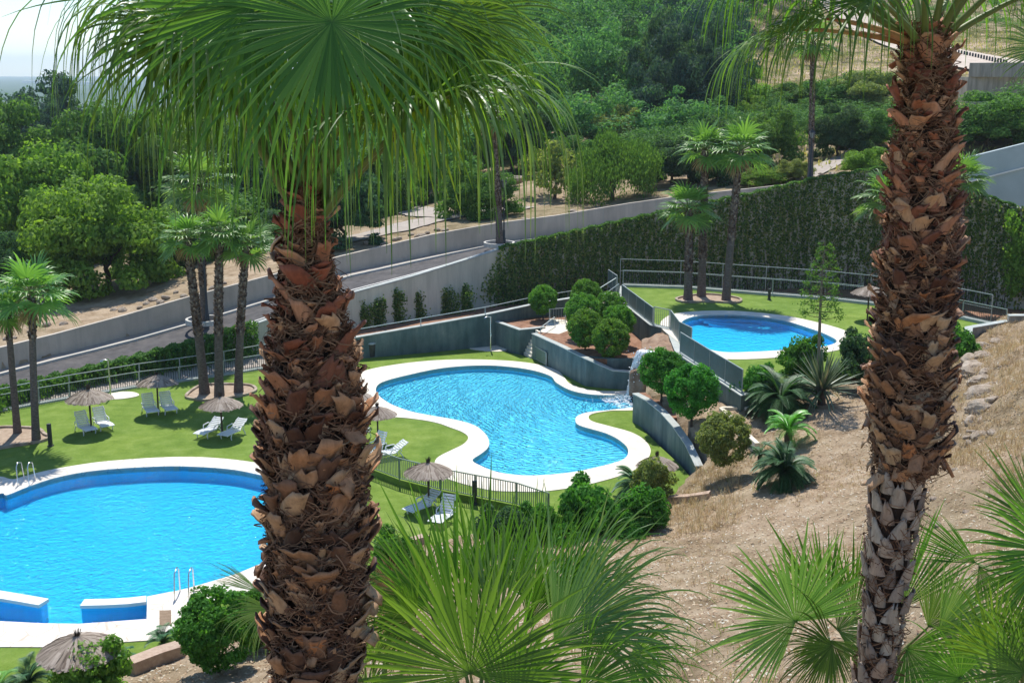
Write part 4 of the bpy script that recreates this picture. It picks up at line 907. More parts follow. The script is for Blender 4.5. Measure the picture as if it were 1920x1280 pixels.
CR = {'broad': crown_mesh('crown_broad', 11, 45000, 95, .052, .78, blob=.21), 'broad2': crown_mesh('crown_broad2', 12, 45000, 75, .052, .7, blob=.24),
      'round': crown_mesh('crown_round', 13, 28000, 80, .055, .85, blob=.25), 'willow': crown_mesh('crown_willow', 14, 26000, 54, .06, .75, drip=.35, aspect=.4, blob=.28),
      'pine': crown_mesh('crown_pine', 15, 26000, 70, .075, 1.1, blob=.24, aspect=.3, fill=.4), 'sparse': crown_mesh('crown_sparse', 16, 4200, 34, .08, .6, blob=.27),
      'cone': crown_mesh('crown_cone', 17, 12000, 44, .07, 1.3, blob=.26, shape='cone')}
def trunk_mesh(seed, crook=.12, limbs=5):
    """unit trunk: z 0..1 then limbs up to about 1.9; radius about .07"""
    r = random.Random(seed); mb = MB(); pts = [Vector((0, 0, -.1))]
    for i in range(1, 6): pts.append(Vector((r.uniform(-1, 1) * crook * .4 * i / 5, r.uniform(-1, 1) * crook * .4 * i / 5, i / 5)))
    mb.tube(pts, [.11, .085, .075, .07, .065, .055], 8)
    for k in range(limbs):
        a = 2 * math.pi * (k + r.random() * .6) / limbs; o = pts[3 + (k % 3)]; q = [o]
        for j in range(1, 5): q.append(o + Vector((math.cos(a + j * .1) * .17 * j + r.uniform(-.05, .05), math.sin(a + j * .1) * .17 * j + r.uniform(-.05, .05), .19 * j + r.uniform(-.04, .04))))
        mb.tube(q, [.045, .036, .028, .018, .008], 6)
    return mb.mesh('trunk')
TR = [trunk_mesh(1), trunk_mesh(2, .5, 4), trunk_mesh(3, .2, 6)]
for t in TR: t.materials.append(M['bark'])
CMESH = {}
def cmesh(shape, col):
    if (shape, col) not in CMESH:
        m = CR[shape].copy(); m.materials.clear(); m.materials.append(M['leaf_' + col]); CMESH[(shape, col)] = m
    return CMESH[(shape, col)]
def tree(x, ytop, ybot, wd, R, shape, col, label, cat='tree', group=None, tr=0, rot=None, ground=None, name='tree', two=False):
    """crown fills picture rows ytop..ybot, wd wide at forward distance R; trunk to the ground"""
    top = PR(x, ytop, R); bot = PR(x, ybot, R); s = wpx(wd, R) / 2; g = gz(top.x, R) if ground is None else ground
    bz = max(bot.z, g + .1) if ground is None else bot.z
    hz = (top.z - bz) / 2 * 1.04; root = empty(name, (top.x, R, g), label, cat, group, rz=rng.uniform(0, 6.28) if rot is None else rot)
    c = link('crown', cmesh(shape, col), None, root, (0, 0, bz + hz - g)); ext = 1.0
    c.scale = (s, s, hz / ext)
    th = max(.4, bz + hz * .9 - g); t = link('trunk', TR[tr], None, root); f = max(.5, min(1.6, s * .42)); t.scale = (f * 1.6, f * 1.6, th * .72)
    if two: t.rotation_euler = (.15, .2, 0)
    return root

# ------------------------------------------------------------------ wood on the hillside
def wood(name, spots, seedcrowns, mat, label=None, nl=2600, leaf=.095):
    r = np.random.default_rng(5); VV = []; base = []
    for k in range(5): V, F = diamonds(*crown_arrays(50 + k, nl, 26, leaf, 1.0, blob=.33, aspect=.5, fill=.3, shape=seedcrowns)); base.append(V)
    for (x, y, s, h) in spots:
        V = base[r.integers(0, 5)]; a = r.uniform(0, 6.28); c, s_ = math.cos(a), math.sin(a); g = gz(x, y)
        W = np.c_[(V[:, 0] * c - V[:, 1] * s_) * s + x, (V[:, 0] * s_ + V[:, 1] * c) * s + y, V[:, 2] * h * .55 + g + h * .55]; VV.append(W)
    V = np.concatenate(VV); o = link(name, npmesh(name, V, np.arange(len(V)).reshape(-1, 4)), mat); tag(o, label, kind='stuff'); return o
r_ = np.random.default_rng(21); sp = []
for R in np.arange(136, 320, 9):
    for x in np.arange(560, 1340, 29):
        xx = x + r_.uniform(-15, 15); RR = R + r_.uniform(-4, 4)
        if xx > 1330 - max(0, (R - 142)) * .0 : continue
        X = (xx - 960) / FPX * RR / CP
        if R > 230 and (xx < 700): continue
        sp.append((X, RR, r_.uniform(3.4, 5.0) * (1 + (R - 136) / 300), r_.uniform(8, 13) if R > 150 else r_.uniform(5, 8)))
wood('pine_wood', sp, 'round', leafmat('wood_leaves', [(.026, .075, .03), (.05, .12, .042), (.085, .165, .055)], .42), None, 2300)
sp = []
for R in np.arange(150, 300, 11):
    for x in np.arange(1240, 1560, 34):
        xx = x + r_.uniform(-15, 15)
        if xx > 1400 + max(0, (R - 215)) * 1.8 or R < 222 and xx > 1350: continue
        X = (xx - 960) / FPX * R / CP; sp.append((X, R + r_.uniform(-4, 4), r_.uniform(3.5, 5.0), r_.uniform(10, 14)))
wood('dark_pine_wood', sp, 'round', leafmat('dark_wood_leaves', [(.010, .028, .024), (.018, .045, .034), (.03, .065, .042)], .2), None, 1900)
sp = []
for i in range(330):
    x = r_.uniform(-120, 940); R = r_.uniform(100, 190); X = (x - 960) / FPX * R / CP
    if x > 520 and R < 114 or R < 104 and x < 420: continue
    if x < 380 and R > 150: continue
    if x > 700 and R < 124: continue
    sp.append((X, R, r_.uniform(2.2, 4.2), r_.uniform(3, 6) if x < 560 else r_.uniform(4, 8)))
for i in range(60):
    x = r_.uniform(1180, 1460); R = r_.uniform(112, 140); sp.append(((x - 960) / FPX * R / CP, R, r_.uniform(1.8, 3.0), r_.uniform(2.5, 4.5)))
for i in range(50):
    x = r_.uniform(1460, 2000); R = r_.uniform(122, 146) if x < 1640 else r_.uniform(106, 130); sp.append(((x - 960) / FPX * R / CP, R, r_.uniform(1.8, 3.2), r_.uniform(2.0, 4.0)))
for i in range(46):
    x = r_.uniform(-60, 560); R = r_.uniform(84, 100) + (x > 250) * 4
    if 120 < x < 330: continue
    sp.append(((x - 960) / FPX * R / CP, R, r_.uniform(1.2, 2.4), r_.uniform(1.2, 2.6)))
wood('thicket', sp, 'round', leafmat('thicket_leaves', [(.025, .065, .022), (.045, .10, .03), (.08, .15, .04)], .35), None, 1500)
# woods and orchards down on the left plain
sp = []
for i in range(520):
    R = 150 + 1500 * r_.random() ** 1.6; x = r_.uniform(-80, 560); X = (x - 960) / FPX * R / CP
    if R < 190 and x > 300: continue
    sp.append((X, R, r_.uniform(2.5, 5) * (1 + R / 900), r_.uniform(4, 8) * (1 + R / 1500)))
wood('valley_wood', sp, 'round', leafmat('valley_leaves', [(.022, .055, .022), (.04, .085, .028), (.06, .11, .035)], .3), None, 520, .14)
# scrub on the terraces of the right hillside
sp = []
for i in range(700):
    x = r_.uniform(1370, 2000); R = 140 + 220 * r_.random(); X = (x - 960) / FPX * R / CP
    if R < 175 and x > 1650: continue
    band = math.sin(R * .22 + x * .004)
    if band < -.6 and R < 230: continue
    d = min((Vector((X, R)) - Vector((p.x, p.y))).length for p in rd)
    if d < 8: continue
    sp.append((X, R, r_.uniform(1.0, 2.6), r_.uniform(.7, 2.0)))
wood('hillside_scrub', sp, 'round', leafmat('scrub_leaves', [(.07, .09, .035), (.12, .13, .055), (.17, .16, .08), (.05, .08, .03)], .3), None, 420, .12)
sp = []
for i in range(90):
    x = r_.uniform(1560, 2000); R = r_.uniform(255, 400); X = (x - 960) / FPX * R / CP
    d = min((Vector((X, R)) - Vector((p.x, p.y))).length for p in rd)
    if d < 8: continue
    sp.append((X, R, r_.uniform(2, 4), r_.uniform(2, 4.5)))
wood('hilltop_bushes', sp, 'round', M['leaf_mid'], None, 900)

# ------------------------------------------------------------------ trees beyond the road
T = [
 (60, 165, 335, 170, 165, 'round', 'blue', 'tall dark blue green pine at far left edge'),
 (118, 215, 330, 95, 150, 'round', 'blue', 'dark pine shoulder just right of the tallest left pine'),
 (25, 215, 420, 190, 128, 'broad', 'mid', 'broad green tree below the dark left pines'),
 (100, 265, 400, 130, 135, 'broad2', 'dark', 'dark round tree between left pines and bright front trees'),
 (215, 228, 420, 260, 128, 'broad2', 'mid', 'wide light topped tree in second row behind bright trees at left'),
 (350, 225, 400, 220, 135, 'broad', 'bright', 'yellow green wide tree behind hanging fronds at left'),
 (450, 270, 470, 200, 118, 'broad2', 'dark', 'dark tree behind frond tips left of big trunk'),
 (60, 310, 540, 250, 104, 'broad2', 'bright', 'big bright tree at left edge, crown behind two palm crowns'),
 (190, 362, 560, 245, 84, 'broad', 'bright', 'bright spreading tree with bare dark trunk just behind parapet at left'),
 (330, 400, 560, 150, 92, 'broad2', 'dark', 'dark tree behind the three left palms'),
 (420, 395, 520, 150, 94, 'round', 'mid', 'rounded green tree behind the three left palms'),
 (500, 400, 500, 110, 96, 'round', 'dark', 'small dark tree left of the big trunk'),
 (20, 450, 600, 120, 84, 'broad', 'dark', 'dark low tree behind palm crowns at left edge'),
 (640, 320, 450, 150, 90, 'broad', 'dark', 'dark tree with slim trunk right of the big trunk, behind parapet'),
 (700, 290, 400, 150, 112, 'broad2', 'mid', 'green tree behind the frond curtain right of big trunk'),
 (800, 260, 370, 160, 122, 'broad', 'mid', 'mid green tree behind frond curtain, left of road lamp'),
 (900, 318, 410, 130, 99, 'round', 'mid', 'small round tree behind the lamp at road bend'),
 (860, 345, 415, 80, 103, 'sparse', 'mid', 'thin small tree left of lamp at road bend'),
 (960, 180, 305, 130, 128, 'broad2', 'dark', 'tall dark tree with visible trunk above stone block'),
 (1040, 272, 350, 110, 108, 'sparse', 'olive', 'sparse grey green tree with crooked forked trunk on bare soil'),
 (1150, 264, 378, 150, 103, 'willow', 'mid', 'round willow-like tree with drooping light leaves'),
 (1085, 262, 330, 90, 126, 'round', 'mid', 'small round tree at foot of the wood'),
 (1150, 212, 290, 100, 134, 'round', 'olive', 'pale olive rounded tree at foot of the wood'),
 (1262, 272, 352, 105, 108, 'broad', 'dark', 'dark bushy tree between willow-like tree and upper palms'),
 (1350, 240, 352, 120, 106, 'broad2', 'dark', 'dark tree behind the upper palm crowns'),
 (1432, 215, 335, 125, 110, 'round', 'mid', 'rounded mid green tree right of upper palm crowns'),
 (1380, 105, 210, 80, 165, 'broad', 'bright', 'bright yellow green tree beside the dark pines'),
 (1385, 150, 250, 110, 152, 'broad2', 'bright', 'second bright tree lower beside dark pines'),
 (1412, 190, 260, 80, 140, 'round', 'bright', 'small bright bush above rounded mid green tree'),
 (1500, 160, 235, 110, 150, 'broad', 'mid', 'green tree left of tall slim palm on slope'),
 (1570, 145, 235, 120, 147, 'round', 'mid', 'rounded green tree right of the tall slim palm on slope'),
 (1640, 142, 245, 130, 143, 'broad2', 'olive', 'olive green tree touching right trunk, on slope'),
 (1575, 208, 292, 95, 112, 'broad', 'dark', 'dark tree with forked black trunk above the ivy wall'),
 (1640, 215, 300, 100, 116, 'round', 'mid', 'round tree between forked tree and right trunk'),
 (1430, 316, 352, 78, 101, 'round', 'bright', 'low bright green bush above ivy wall'),
 (1492, 303, 350, 62, 101, 'round', 'olive', 'low olive bush at foot of the tall slim palm'),
 (1625, 282, 332, 80, 99, 'round', 'bright', 'low bright bush beside the right trunk above ivy'),
 (1860, 185, 290, 160, 110, 'broad', 'mid', 'wide green tree above pale building wall at right'),
 (1800, 215, 300, 90, 114, 'round', 'mid', 'round green tree just right of the right trunk'),
 (1240, 45, 250, 130, 150, 'pine', 'pine', 'tall pine at right side of the wood'),
 (1300, 60, 280, 150, 143, 'pine', 'blue', 'very dark tall pine beside the bright trees'),
 (1225, 140, 290, 110, 140, 'pine', 'blue', 'dark pine at foot of wood above willow-like tree'),
]
for i, (x, yt, yb, wd, R, sh, co, lab) in enumerate(T):
    tree(x, yt, yb, wd, R, sh, co, lab, 'tree', 'trees beyond the road', tr=1 if 'fork' in lab else i % 3, name='pine_tree' if sh == 'pine' else 'tree')

# ------------------------------------------------------------------ clipped trees, shrubs, in the garden
def shrub(x, yc, rp, z, foot_y, col, label, shape='round', cat='shrub', flat=1.0, trunk=True, group=None, sy=1.0):
    """crown centre picture (x,yc), radius rp px; foot at row foot_y on level z"""
    f = P(x, foot_y, z); c = PR(x, yc, f.y); s = wpx(rp, f.y)
    root = empty('shrub' if not trunk else 'clipped_tree', f, label, cat, group, rz=rng.uniform(0, 6))
    k = link('crown', cmesh(shape, col), None, root, (0, 0, c.z - f.z)); k.scale = (s, s, s * sy)
    if trunk:
        t = link('trunk', TR[0], None, root); h = max(.25, c.z - f.z); t.scale = (s * .6, s * .6, h * .6)
    return root
CR['ball'] = crown_mesh('crown_ball', 31, 17000, 150, .095, 1.0, blob=.2, fill=.1, aspect=.55, full=True)
CR['bush'] = crown_mesh('crown_bush', 32, 12000, 46, .11, .95, blob=.30, fill=.3, aspect=.5)
GB = 'round clipped trees in the planter bed'
for x, yc, rp, fy, lab in [(1018, 562, 24, 600, 'round clipped tree standing alone in left soil bed'), (1099, 551, 24, 597, 'round clipped tree furthest back by the stair handrail'),
    (1090, 583, 29, 634, 'round clipped tree at left of the clump behind front pair'), (1143, 578, 27, 622, 'round clipped tree in the clump nearest teal panel railing, rear'),
    (1160, 602, 27, 648, 'round clipped tree at right of the clump against dark wall'), (1097, 615, 31, 657, 'round clipped tree in front left of the clump'), (1145, 634, 32, 668, 'round clipped tree closest to the planter wall corner')]:
    shrub(x, yc, rp, 1.85, fy, 'clipped', lab, 'ball', 'clipped tree', group=GB)
shrub(1240, 695, 38, 1.8, 751, 'citrus', 'dark rounded shrub tree right beside the waterfall', 'ball', 'shrub tree')
shrub(1296, 733, 45, 1.75, 796, 'citrus', 'large bright topped round shrub below the long teal railing', 'ball', 'shrub tree')
SH = [(1355, 822, 45, 2.1, 862, 'olive', 'rounded olive yellow shrub between wall end and stone edging', 'ball'),
      (1500, 672, 38, 3.0, 712, 'citrus', 'green shrub at near edge of the upper lawn', 'bush'), (1602, 672, 42, 3.0, 720, 'dark', 'dark shrub left of right trunk by upper lawn', 'bush'),
      (1785, 655, 38, 3.2, 690, 'citrus', 'green shrub just right of the right trunk by low wall', 'bush'), (1415, 722, 34, 2.4, 760, 'citrus', 'bright shrub at end of the teal railing', 'bush'),
      (1226, 895, 34, .4, 952, 'olive', 'small olive shrub with dead twigs near lawn edge', 'bush'), (1093, 972, 62, .2, 1010, 'citrus', 'wide leafy shrub right of the picket fence end', 'bush'),
      (1210, 962, 50, .5, 1008, 'citrus', 'round leafy shrub on dry soil below the curved pool', 'bush'), (950, 1008, 52, .1, 1040, 'dark', 'dark shrub behind upright palm fans below picket fence', 'bush'),
      (1015, 990, 42, .1, 1018, 'citrus', 'leafy shrub just below end of the picket fence', 'bush'),
      (410, 1178, 72, .8, 1262, 'citrus', 'small citrus tree with dark trunk on dry soil by brick edging', 'ball'), (482, 1160, 50, .6, 1215, 'citrus', 'green bush tucked behind left trunk beside citrus tree', 'ball'),
      (172, 1268, 66, .3, 1310, 'bright', 'bright green bush in front of the bottom left parasol', 'bush'),
      (740, 1060, 55, .4, 1100, 'citrus', 'dark leafy bush right of the big left trunk', 'bush'), (1190, 1000, 26, .6, 1020, 'citrus', 'small shrub on dry slope under the round leafy shrub', 'bush')]
for x, yc, rp, z, fy, col, lab, sh in SH:
    shrub(x, yc, rp, z, fy, col, lab, sh, trunk=('tree' in lab), cat='shrub' if 'tree' not in lab else 'small tree')

# ------------------------------------------------------------------ blade plants: cycads, agave, fan palms
def blades(specs, name, mat, nseg=5, fold=.15, parent=None, smooth=True):
    """specs arrays: origin(n,3), dir(n,3), length(n), width(n), droop(n): tapering strips bent by gravity"""
    O, D, L, W, G = specs; n = len(O); D = D / np.linalg.norm(D, axis=1, keepdims=True); up = np.array([0, 0, 1.0])
    S_ = np.cross(D, up); S_ /= (np.linalg.norm(S_, axis=1, keepdims=True) + 1e-6)
    p = O.copy(); d = D.copy(); V = []; ds = (L / nseg)[:, None]
    for k in range(nseg + 1):
        t = k / nseg; w_ = (W * (0.55 + 1.2 * t - 1.74 * t * t))[:, None] / 2; Nn = np.cross(S_, d)
        V += [p - S_ * w_, p - Nn * w_ * fold * 2, p + S_ * w_]
        d = d + np.array([0, 0, -1.0]) * (G * (t + .2) / nseg * 2)[:, None]; d /= np.linalg.norm(d, axis=1, keepdims=True); p = p + d * ds
    V = np.stack(V, 1); m = V.shape[1]; F = []
    for k in range(nseg):
        a = k * 3; F += [(a, a + 1, a + 4, a + 3), (a + 1, a + 2, a + 5, a + 4)]
    F = (np.array(F)[None] + (np.arange(n) * m)[:, None, None]).reshape(-1, 4)
    return link(name, npmesh(name, V.reshape(-1, 3), F, smooth), mat, parent)
M['cycad'] = leafmat('cycad_leaves', [(.016, .055, .022), (.028, .08, .028), (.045, .11, .04)], .25, rough=.45, spec=.3)
M['cycadlight'] = leafmat('cycad_leaves_light', [(.05, .14, .02), (.08, .20, .03), (.11, .25, .04)], .4, rough=.35, spec=.5)
M['agave'] = leafmat('yucca_blades', [(.035, .065, .038), (.06, .10, .06), (.10, .14, .09), (.22, .20, .14)], .1, rough=.4, spec=.4)
def cycad(x, y, z, radp, mat, label, seed, nf=26, elev=(10, 80)):
    r = np.random.default_rng(seed); f = P(x, y, z); Rr = wpx(radp, f.y); root = empty('cycad', f, label, 'cycad')
    O = []; D = []; L = []; W = []; G = []; ms = MB()
    for i in range(nf):
        a = i * 2.399 + r.normal(0, .1); el = math.radians(r.uniform(*elev)); d = np.array([math.cos(a) * math.cos(el), math.sin(a) * math.cos(el), math.sin(el)]); p = np.array([0, 0, Rr * .22]); ln = Rr * r.uniform(.95, 1.15); ns = 30; ds = ln / ns; pts = [p.copy()]
        for k in range(ns):
            d = d + np.array([0, 0, -.055 - .03 * k / ns]); d /= np.linalg.norm(d); p = p + d * ds; pts.append(p.copy())
            s = np.cross(d, [0, 0, 1.0]); s /= np.linalg.norm(s) + 1e-6; upv = np.cross(s, d)
            ll = Rr * .26 * math.sin(math.pi * min(1, (k + 3) / (ns + 4))) + .02
            for sg in (-1, 1):
                O.append(p); D.append(s * sg * .85 + d * .55 + upv * .25); L.append(ll); W.append(Rr * .042); G.append(.3)
        ms.tube([tuple(q) for q in pts[::3]], [Rr * .014] * len(pts[::3]), 4, cap=False)
    blades((np.array(O), np.array(D), np.array(L), np.array(W), np.array(G)), 'fronds', mat, 2, .1, root)
    ms.build('frond_stems', mat, root)
    mb = MB(); mb.tube([(0, 0, -.2), (0, 0, Rr * .12), (0, 0, Rr * .26)], [Rr * .13, Rr * .15, Rr * .08], 10); mb.build('stem', M['bark'], root)
cycad(1462, 772, 2.5, 78, M['cycad'], 'large dark cycad beside the agave, behind bright cycad', 1, 60)
cycad(1478, 822, 2.5, 56, M['cycadlight'], 'bright green cycad with upright fronds beside olive shrub', 2, 22, (35, 80))
cycad(1470, 900, 2.5, 66, M['cycad'], 'dark mounded cycad on dry soil, furthest down the slope', 3, 80, (5, 88))
cycad(1425, 860, 2.3, 34, M['cycad'], 'small spiky cycad between olive shrub and dark mound', 4, 20)
cycad(1195, 930, .5, 58, M['cycad'], 'dark glossy cycad at lawn edge above round leafy shrub', 5, 54)
cycad(306, 1212, .1, 42, M['cycad'], 'cycad behind brick edging beside the citrus tree', 6, 20, (30, 80))
cycad(55, 1290, .2, 60, M['cycad'], 'dark cycad at bottom left corner', 7, 22, (20, 80))
cycad(236, 1240, .1, 34, M['cycad'], 'small cycad between bright bush and brick edging', 8, 18, (20, 80))
cycad(0, 1300, .2, 50, M['cycadlight'], 'lighter cycad cut by bottom left edge', 9, 18, (20, 80))
# yucca / agave with tall flower stalk
f = P(1540, 760, 2.7); root = empty('agave', f, 'big spiky agave with tall branched flower stalk', 'agave'); r = np.random.default_rng(4); n = 150
a = r.uniform(0, 6.283, n); el = np.radians(r.uniform(-12, 80, n)); D = np.c_[np.cos(a) * np.cos(el), np.sin(a) * np.cos(el), np.sin(el)]
Rr = wpx(78, f.y); blades((np.tile([0, 0, Rr * .4], (n, 1)) + D * .08, D, r.uniform(.8, 1.1, n) * Rr, np.full(n, Rr * .065), np.where(el < .1, .9, .12)), 'leaves', M['agave'], 5, .2, root)
mb = MB(); mb.tube([(0, 0, -.2), (0, 0, Rr * .5)], [.2, .15], 10); mb.build('stem', M['bark'], root)
pts = [PR(x, y, f.y) - f for x, y in [(1533, 745), (1534, 700), (1536, 640), (1538, 580), (1541, 520), (1546, 470), (1547, 446)]]
mb = MB(); mb.tube(pts, [.10, .085, .075, .065, .05, .03, .015], 8); st = mb.build('flower_stalk', surf('stalk', [(.3, (.14, .13, .10)), (.7, (.22, .21, .16))], 6, .8, .2), root)
O = []; D = []; mb = MB()
for k in range(52):
    t = k / 51; y = 598 - 140 * t; xx = np.interp(y, [446, 470, 520, 580, 640], [1547, 1546, 1541, 1538, 1536]); b = PR(xx, y, f.y) - f; A_ = k * 2.4; ln = (1 - t) * .85 + .22 + r.uniform(-.12, .12)
    if y > 560: ln *= .8
    e = b + Vector((math.cos(A_) * ln, math.sin(A_) * ln * .7, .1 * ln)); mb.tube([b, (b + e) / 2 + Vector((0, 0, -.03)), e], [.02, .014, .008], 4)
    m = int(70 * (1 - t * .65)); c = np.array(e); O.append(c + r.normal(0, .13 * (1 - t * .5), (m, 3)) * [1, 1, .7]);
O = np.concatenate(O); n = len(O); N_ = unit(r, n); A2 = np.cross(N_, unit(r, n)); A2 /= np.linalg.norm(A2, axis=1, keepdims=True); V, F = diamonds(O, A2, N_, r.uniform(.07, .13, n), .06)
mb.build('stalk_branches', M['bark'], st); link('flower_clusters', npmesh('flower_clusters', V, F), M['leaf_mid'], root)

# ------------------------------------------------------------------ fan palms
def fan(rg, H, a, n, L, nseg=30, spread=115, stiff=.45, grav=1.0, steps=7, roll=0.0, ragged=.15, fold=.25, thin=.9):
    """one palmate blade: segments fan out of H in the plane (a, s) and hang at their ends. returns verts, faces"""
    a = np.array(a, float); a /= np.linalg.norm(a); n = np.array(n, float); n -= a * n.dot(a); n /= np.linalg.norm(n) + 1e-9; s = np.cross(n, a)
    th = np.radians(np.linspace(-spread, spread, nseg)) + rg.normal(0, .012, nseg); dth = math.radians(2 * spread / nseg)
    D = np.cos(th)[:, None] * a + np.sin(th)[:, None] * s
    D = D + n[None] * (.10 + .12 * np.abs(np.sin(th)))[:, None]; D /= np.linalg.norm(D, axis=1, keepdims=True)
    Tn = -np.sin(th)[:, None] * a + np.cos(th)[:, None] * s
    ln = L * (1 - .22 * (np.abs(th) / math.radians(spread)) ** 2) * (1 + rg.normal(0, ragged, nseg) * .5)
    p = np.tile(np.array(H, float), (nseg, 1)); d = D.copy(); V = []
    g = grav * np.clip(1 + rg.normal(0, .4, nseg), .2, 2.2); ds = (ln / steps)[:, None]; rad = np.zeros(nseg)
    tw = rg.normal(0, .25, nseg)
    for k in range(steps + 1):
        t = k / steps; r0 = ln * t
        full = r0 * math.tan(dth / 2) * 1.04
        wmax = ln * stiff * math.tan(dth / 2) * 1.04
        w_ = np.where(t <= stiff, full, wmax * np.clip((1 - t) / (1 - stiff), 0, 1) ** .8 * thin + .0008)
        w_ = np.maximum(w_, .0012)[:, None]
        nn = np.cross(Tn, d); nn /= np.linalg.norm(nn, axis=1, keepdims=True) + 1e-9
        sd = Tn + nn * (tw * max(0, t - stiff) * 2)[:, None]
        V += [p - sd * w_, p - nn * w_ * fold * 2, p + sd * w_]
        bend = g * (max(0, t - stiff * .75) ** 1.0) * (4.2 / steps)
        d = d + np.array([0, 0, -1.0]) * bend[:, None] + rg.normal(0, .02, (nseg, 3)) * t; d /= np.linalg.norm(d, axis=1, keepdims=True)
        p = p + d * ds
    V = np.stack(V, 1); m = V.shape[1]; F = []
    for k in range(steps):
        q = k * 3; F += [(q, q + 1, q + 4, q + 3), (q + 1, q + 2, q + 5, q + 4)]
    F = (np.array(F)[None] + (np.arange(nseg) * m)[:, None, None]).reshape(-1, 4)
    return V.reshape(-1, 3), F
M['frond'] = leafmat('fan_leaf_green', [(.030, .070, .014), (.050, .105, .020), (.085, .15, .032)], .42, (1.7, 1.7, .45), rough=.5, spec=.35, objvar=.15)
M['frondlight'] = leafmat('fan_leaf_light', [(.05, .105, .028), (.075, .14, .04), (.12, .18, .065)], .36, (1.4, 1.4, .5), rough=.38, spec=.55, objvar=.12)
M['frondbright'] = leafmat('fan_leaf_bright', [(.13, .20, .02), (.18, .25, .03), (.24, .30, .05)], .5, (1.4, 1.3, .4), rough=.45, spec=.4)
M['frondfar'] = leafmat('palm_leaf', [(.04, .10, .022), (.07, .15, .035), (.11, .20, .05)], .42, rough=.38, spec=.5)
M['deadfrond'] = leafmat('dead_leaf', [(.11, .075, .035), (.18, .13, .06), (.25, .19, .11)], .25, (1.2, 1.1, .8))
M['petiole'] = surf('petiole', [(.3, (.10, .15, .03)), (.7, (.17, .21, .06))], 5, .45, .05, spec=.4)
M['petiolebrown'] = surf('petiole_base', [(.3, (.24, .10, .04)), (.5, (.38, .20, .09)), (.7, (.45, .34, .14))], 6, .6, .3, stretch=(1, 1, .3), spec=.3)
M['palmbark'] = surf('palm_bark', [(.3, (.07, .055, .048)), (.55, (.15, .12, .105)), (.75, (.24, .20, .17))], 7, .9, .6, 30, stretch=(1, 1, 2.5), bdist=.04)
M['palmboots'] = thatch_mat('palm_boots', [(.05, .028, .02), (.14, .085, .055), (.24, .17, .12), (.34, .27, .20)])
def palm_crown_arrays(seed, R=1.0, nf=20, nseg=16):
    rg = np.random.default_rng(seed); VV = []; FF = []; off = 0; pet = MB()
    for i in range(nf):
        a = i * 2.399 + rg.normal(0, .15); u = i / nf; el = math.radians(72 - 95 * u + rg.normal(0, 6)); d = np.array([math.cos(a) * math.cos(el), math.sin(a) * math.cos(el), math.sin(el)])
        pl = R * .55 * rg.uniform(.85, 1.1); H = d * pl + np.array([0, 0, -.04 * R - .12 * R * (1 - math.sin(max(el, 0))) * .5]); aa = d + np.array([0, 0, -.35 - .3 * u]); n_ = np.cross(np.cross(d, [0, 0, 1.0]), d)
        V, F = fan(rg, H, aa, n_, R * .72, nseg, 105, .5, 1.3, 5, fold=.2); VV.append(V); FF.append(F + off); off += len(V)
        pet.tube([(0, 0, 0), tuple(d * pl * .5 + np.array([0, 0, .03 * R])), tuple(H)], [R * .025, R * .018, R * .012], 4, cap=False)
    return np.concatenate(VV), np.concatenate(FF), pet
PC = []
for sd_ in (1, 2, 3):
    V, F, pet = palm_crown_arrays(sd_); me = npmesh('palm_crown', V, F); me.materials.append(M['frondfar']); pm = pet.mesh('petioles'); pm.materials.append(M['petiole'])
    V2, F2 = [], []; rg = np.random.default_rng(sd_ + 40); off = 0
    for i in range(5):
        a = rg.uniform(0, 6.28); d = np.array([math.cos(a) * .4, math.sin(a) * .4, -1]); V_, F_ = fan(rg, d * .25, d, [d[0], d[1], .3], .6, 12, 70, .4, 1.5, 4); V2.append(V_); F2.append(F_ + off); off += len(V_)
    dm = npmesh('dead_skirt', np.concatenate(V2), np.concatenate(F2)); dm.materials.append(M['deadfrond'])
    PC.append((me, pm, dm))
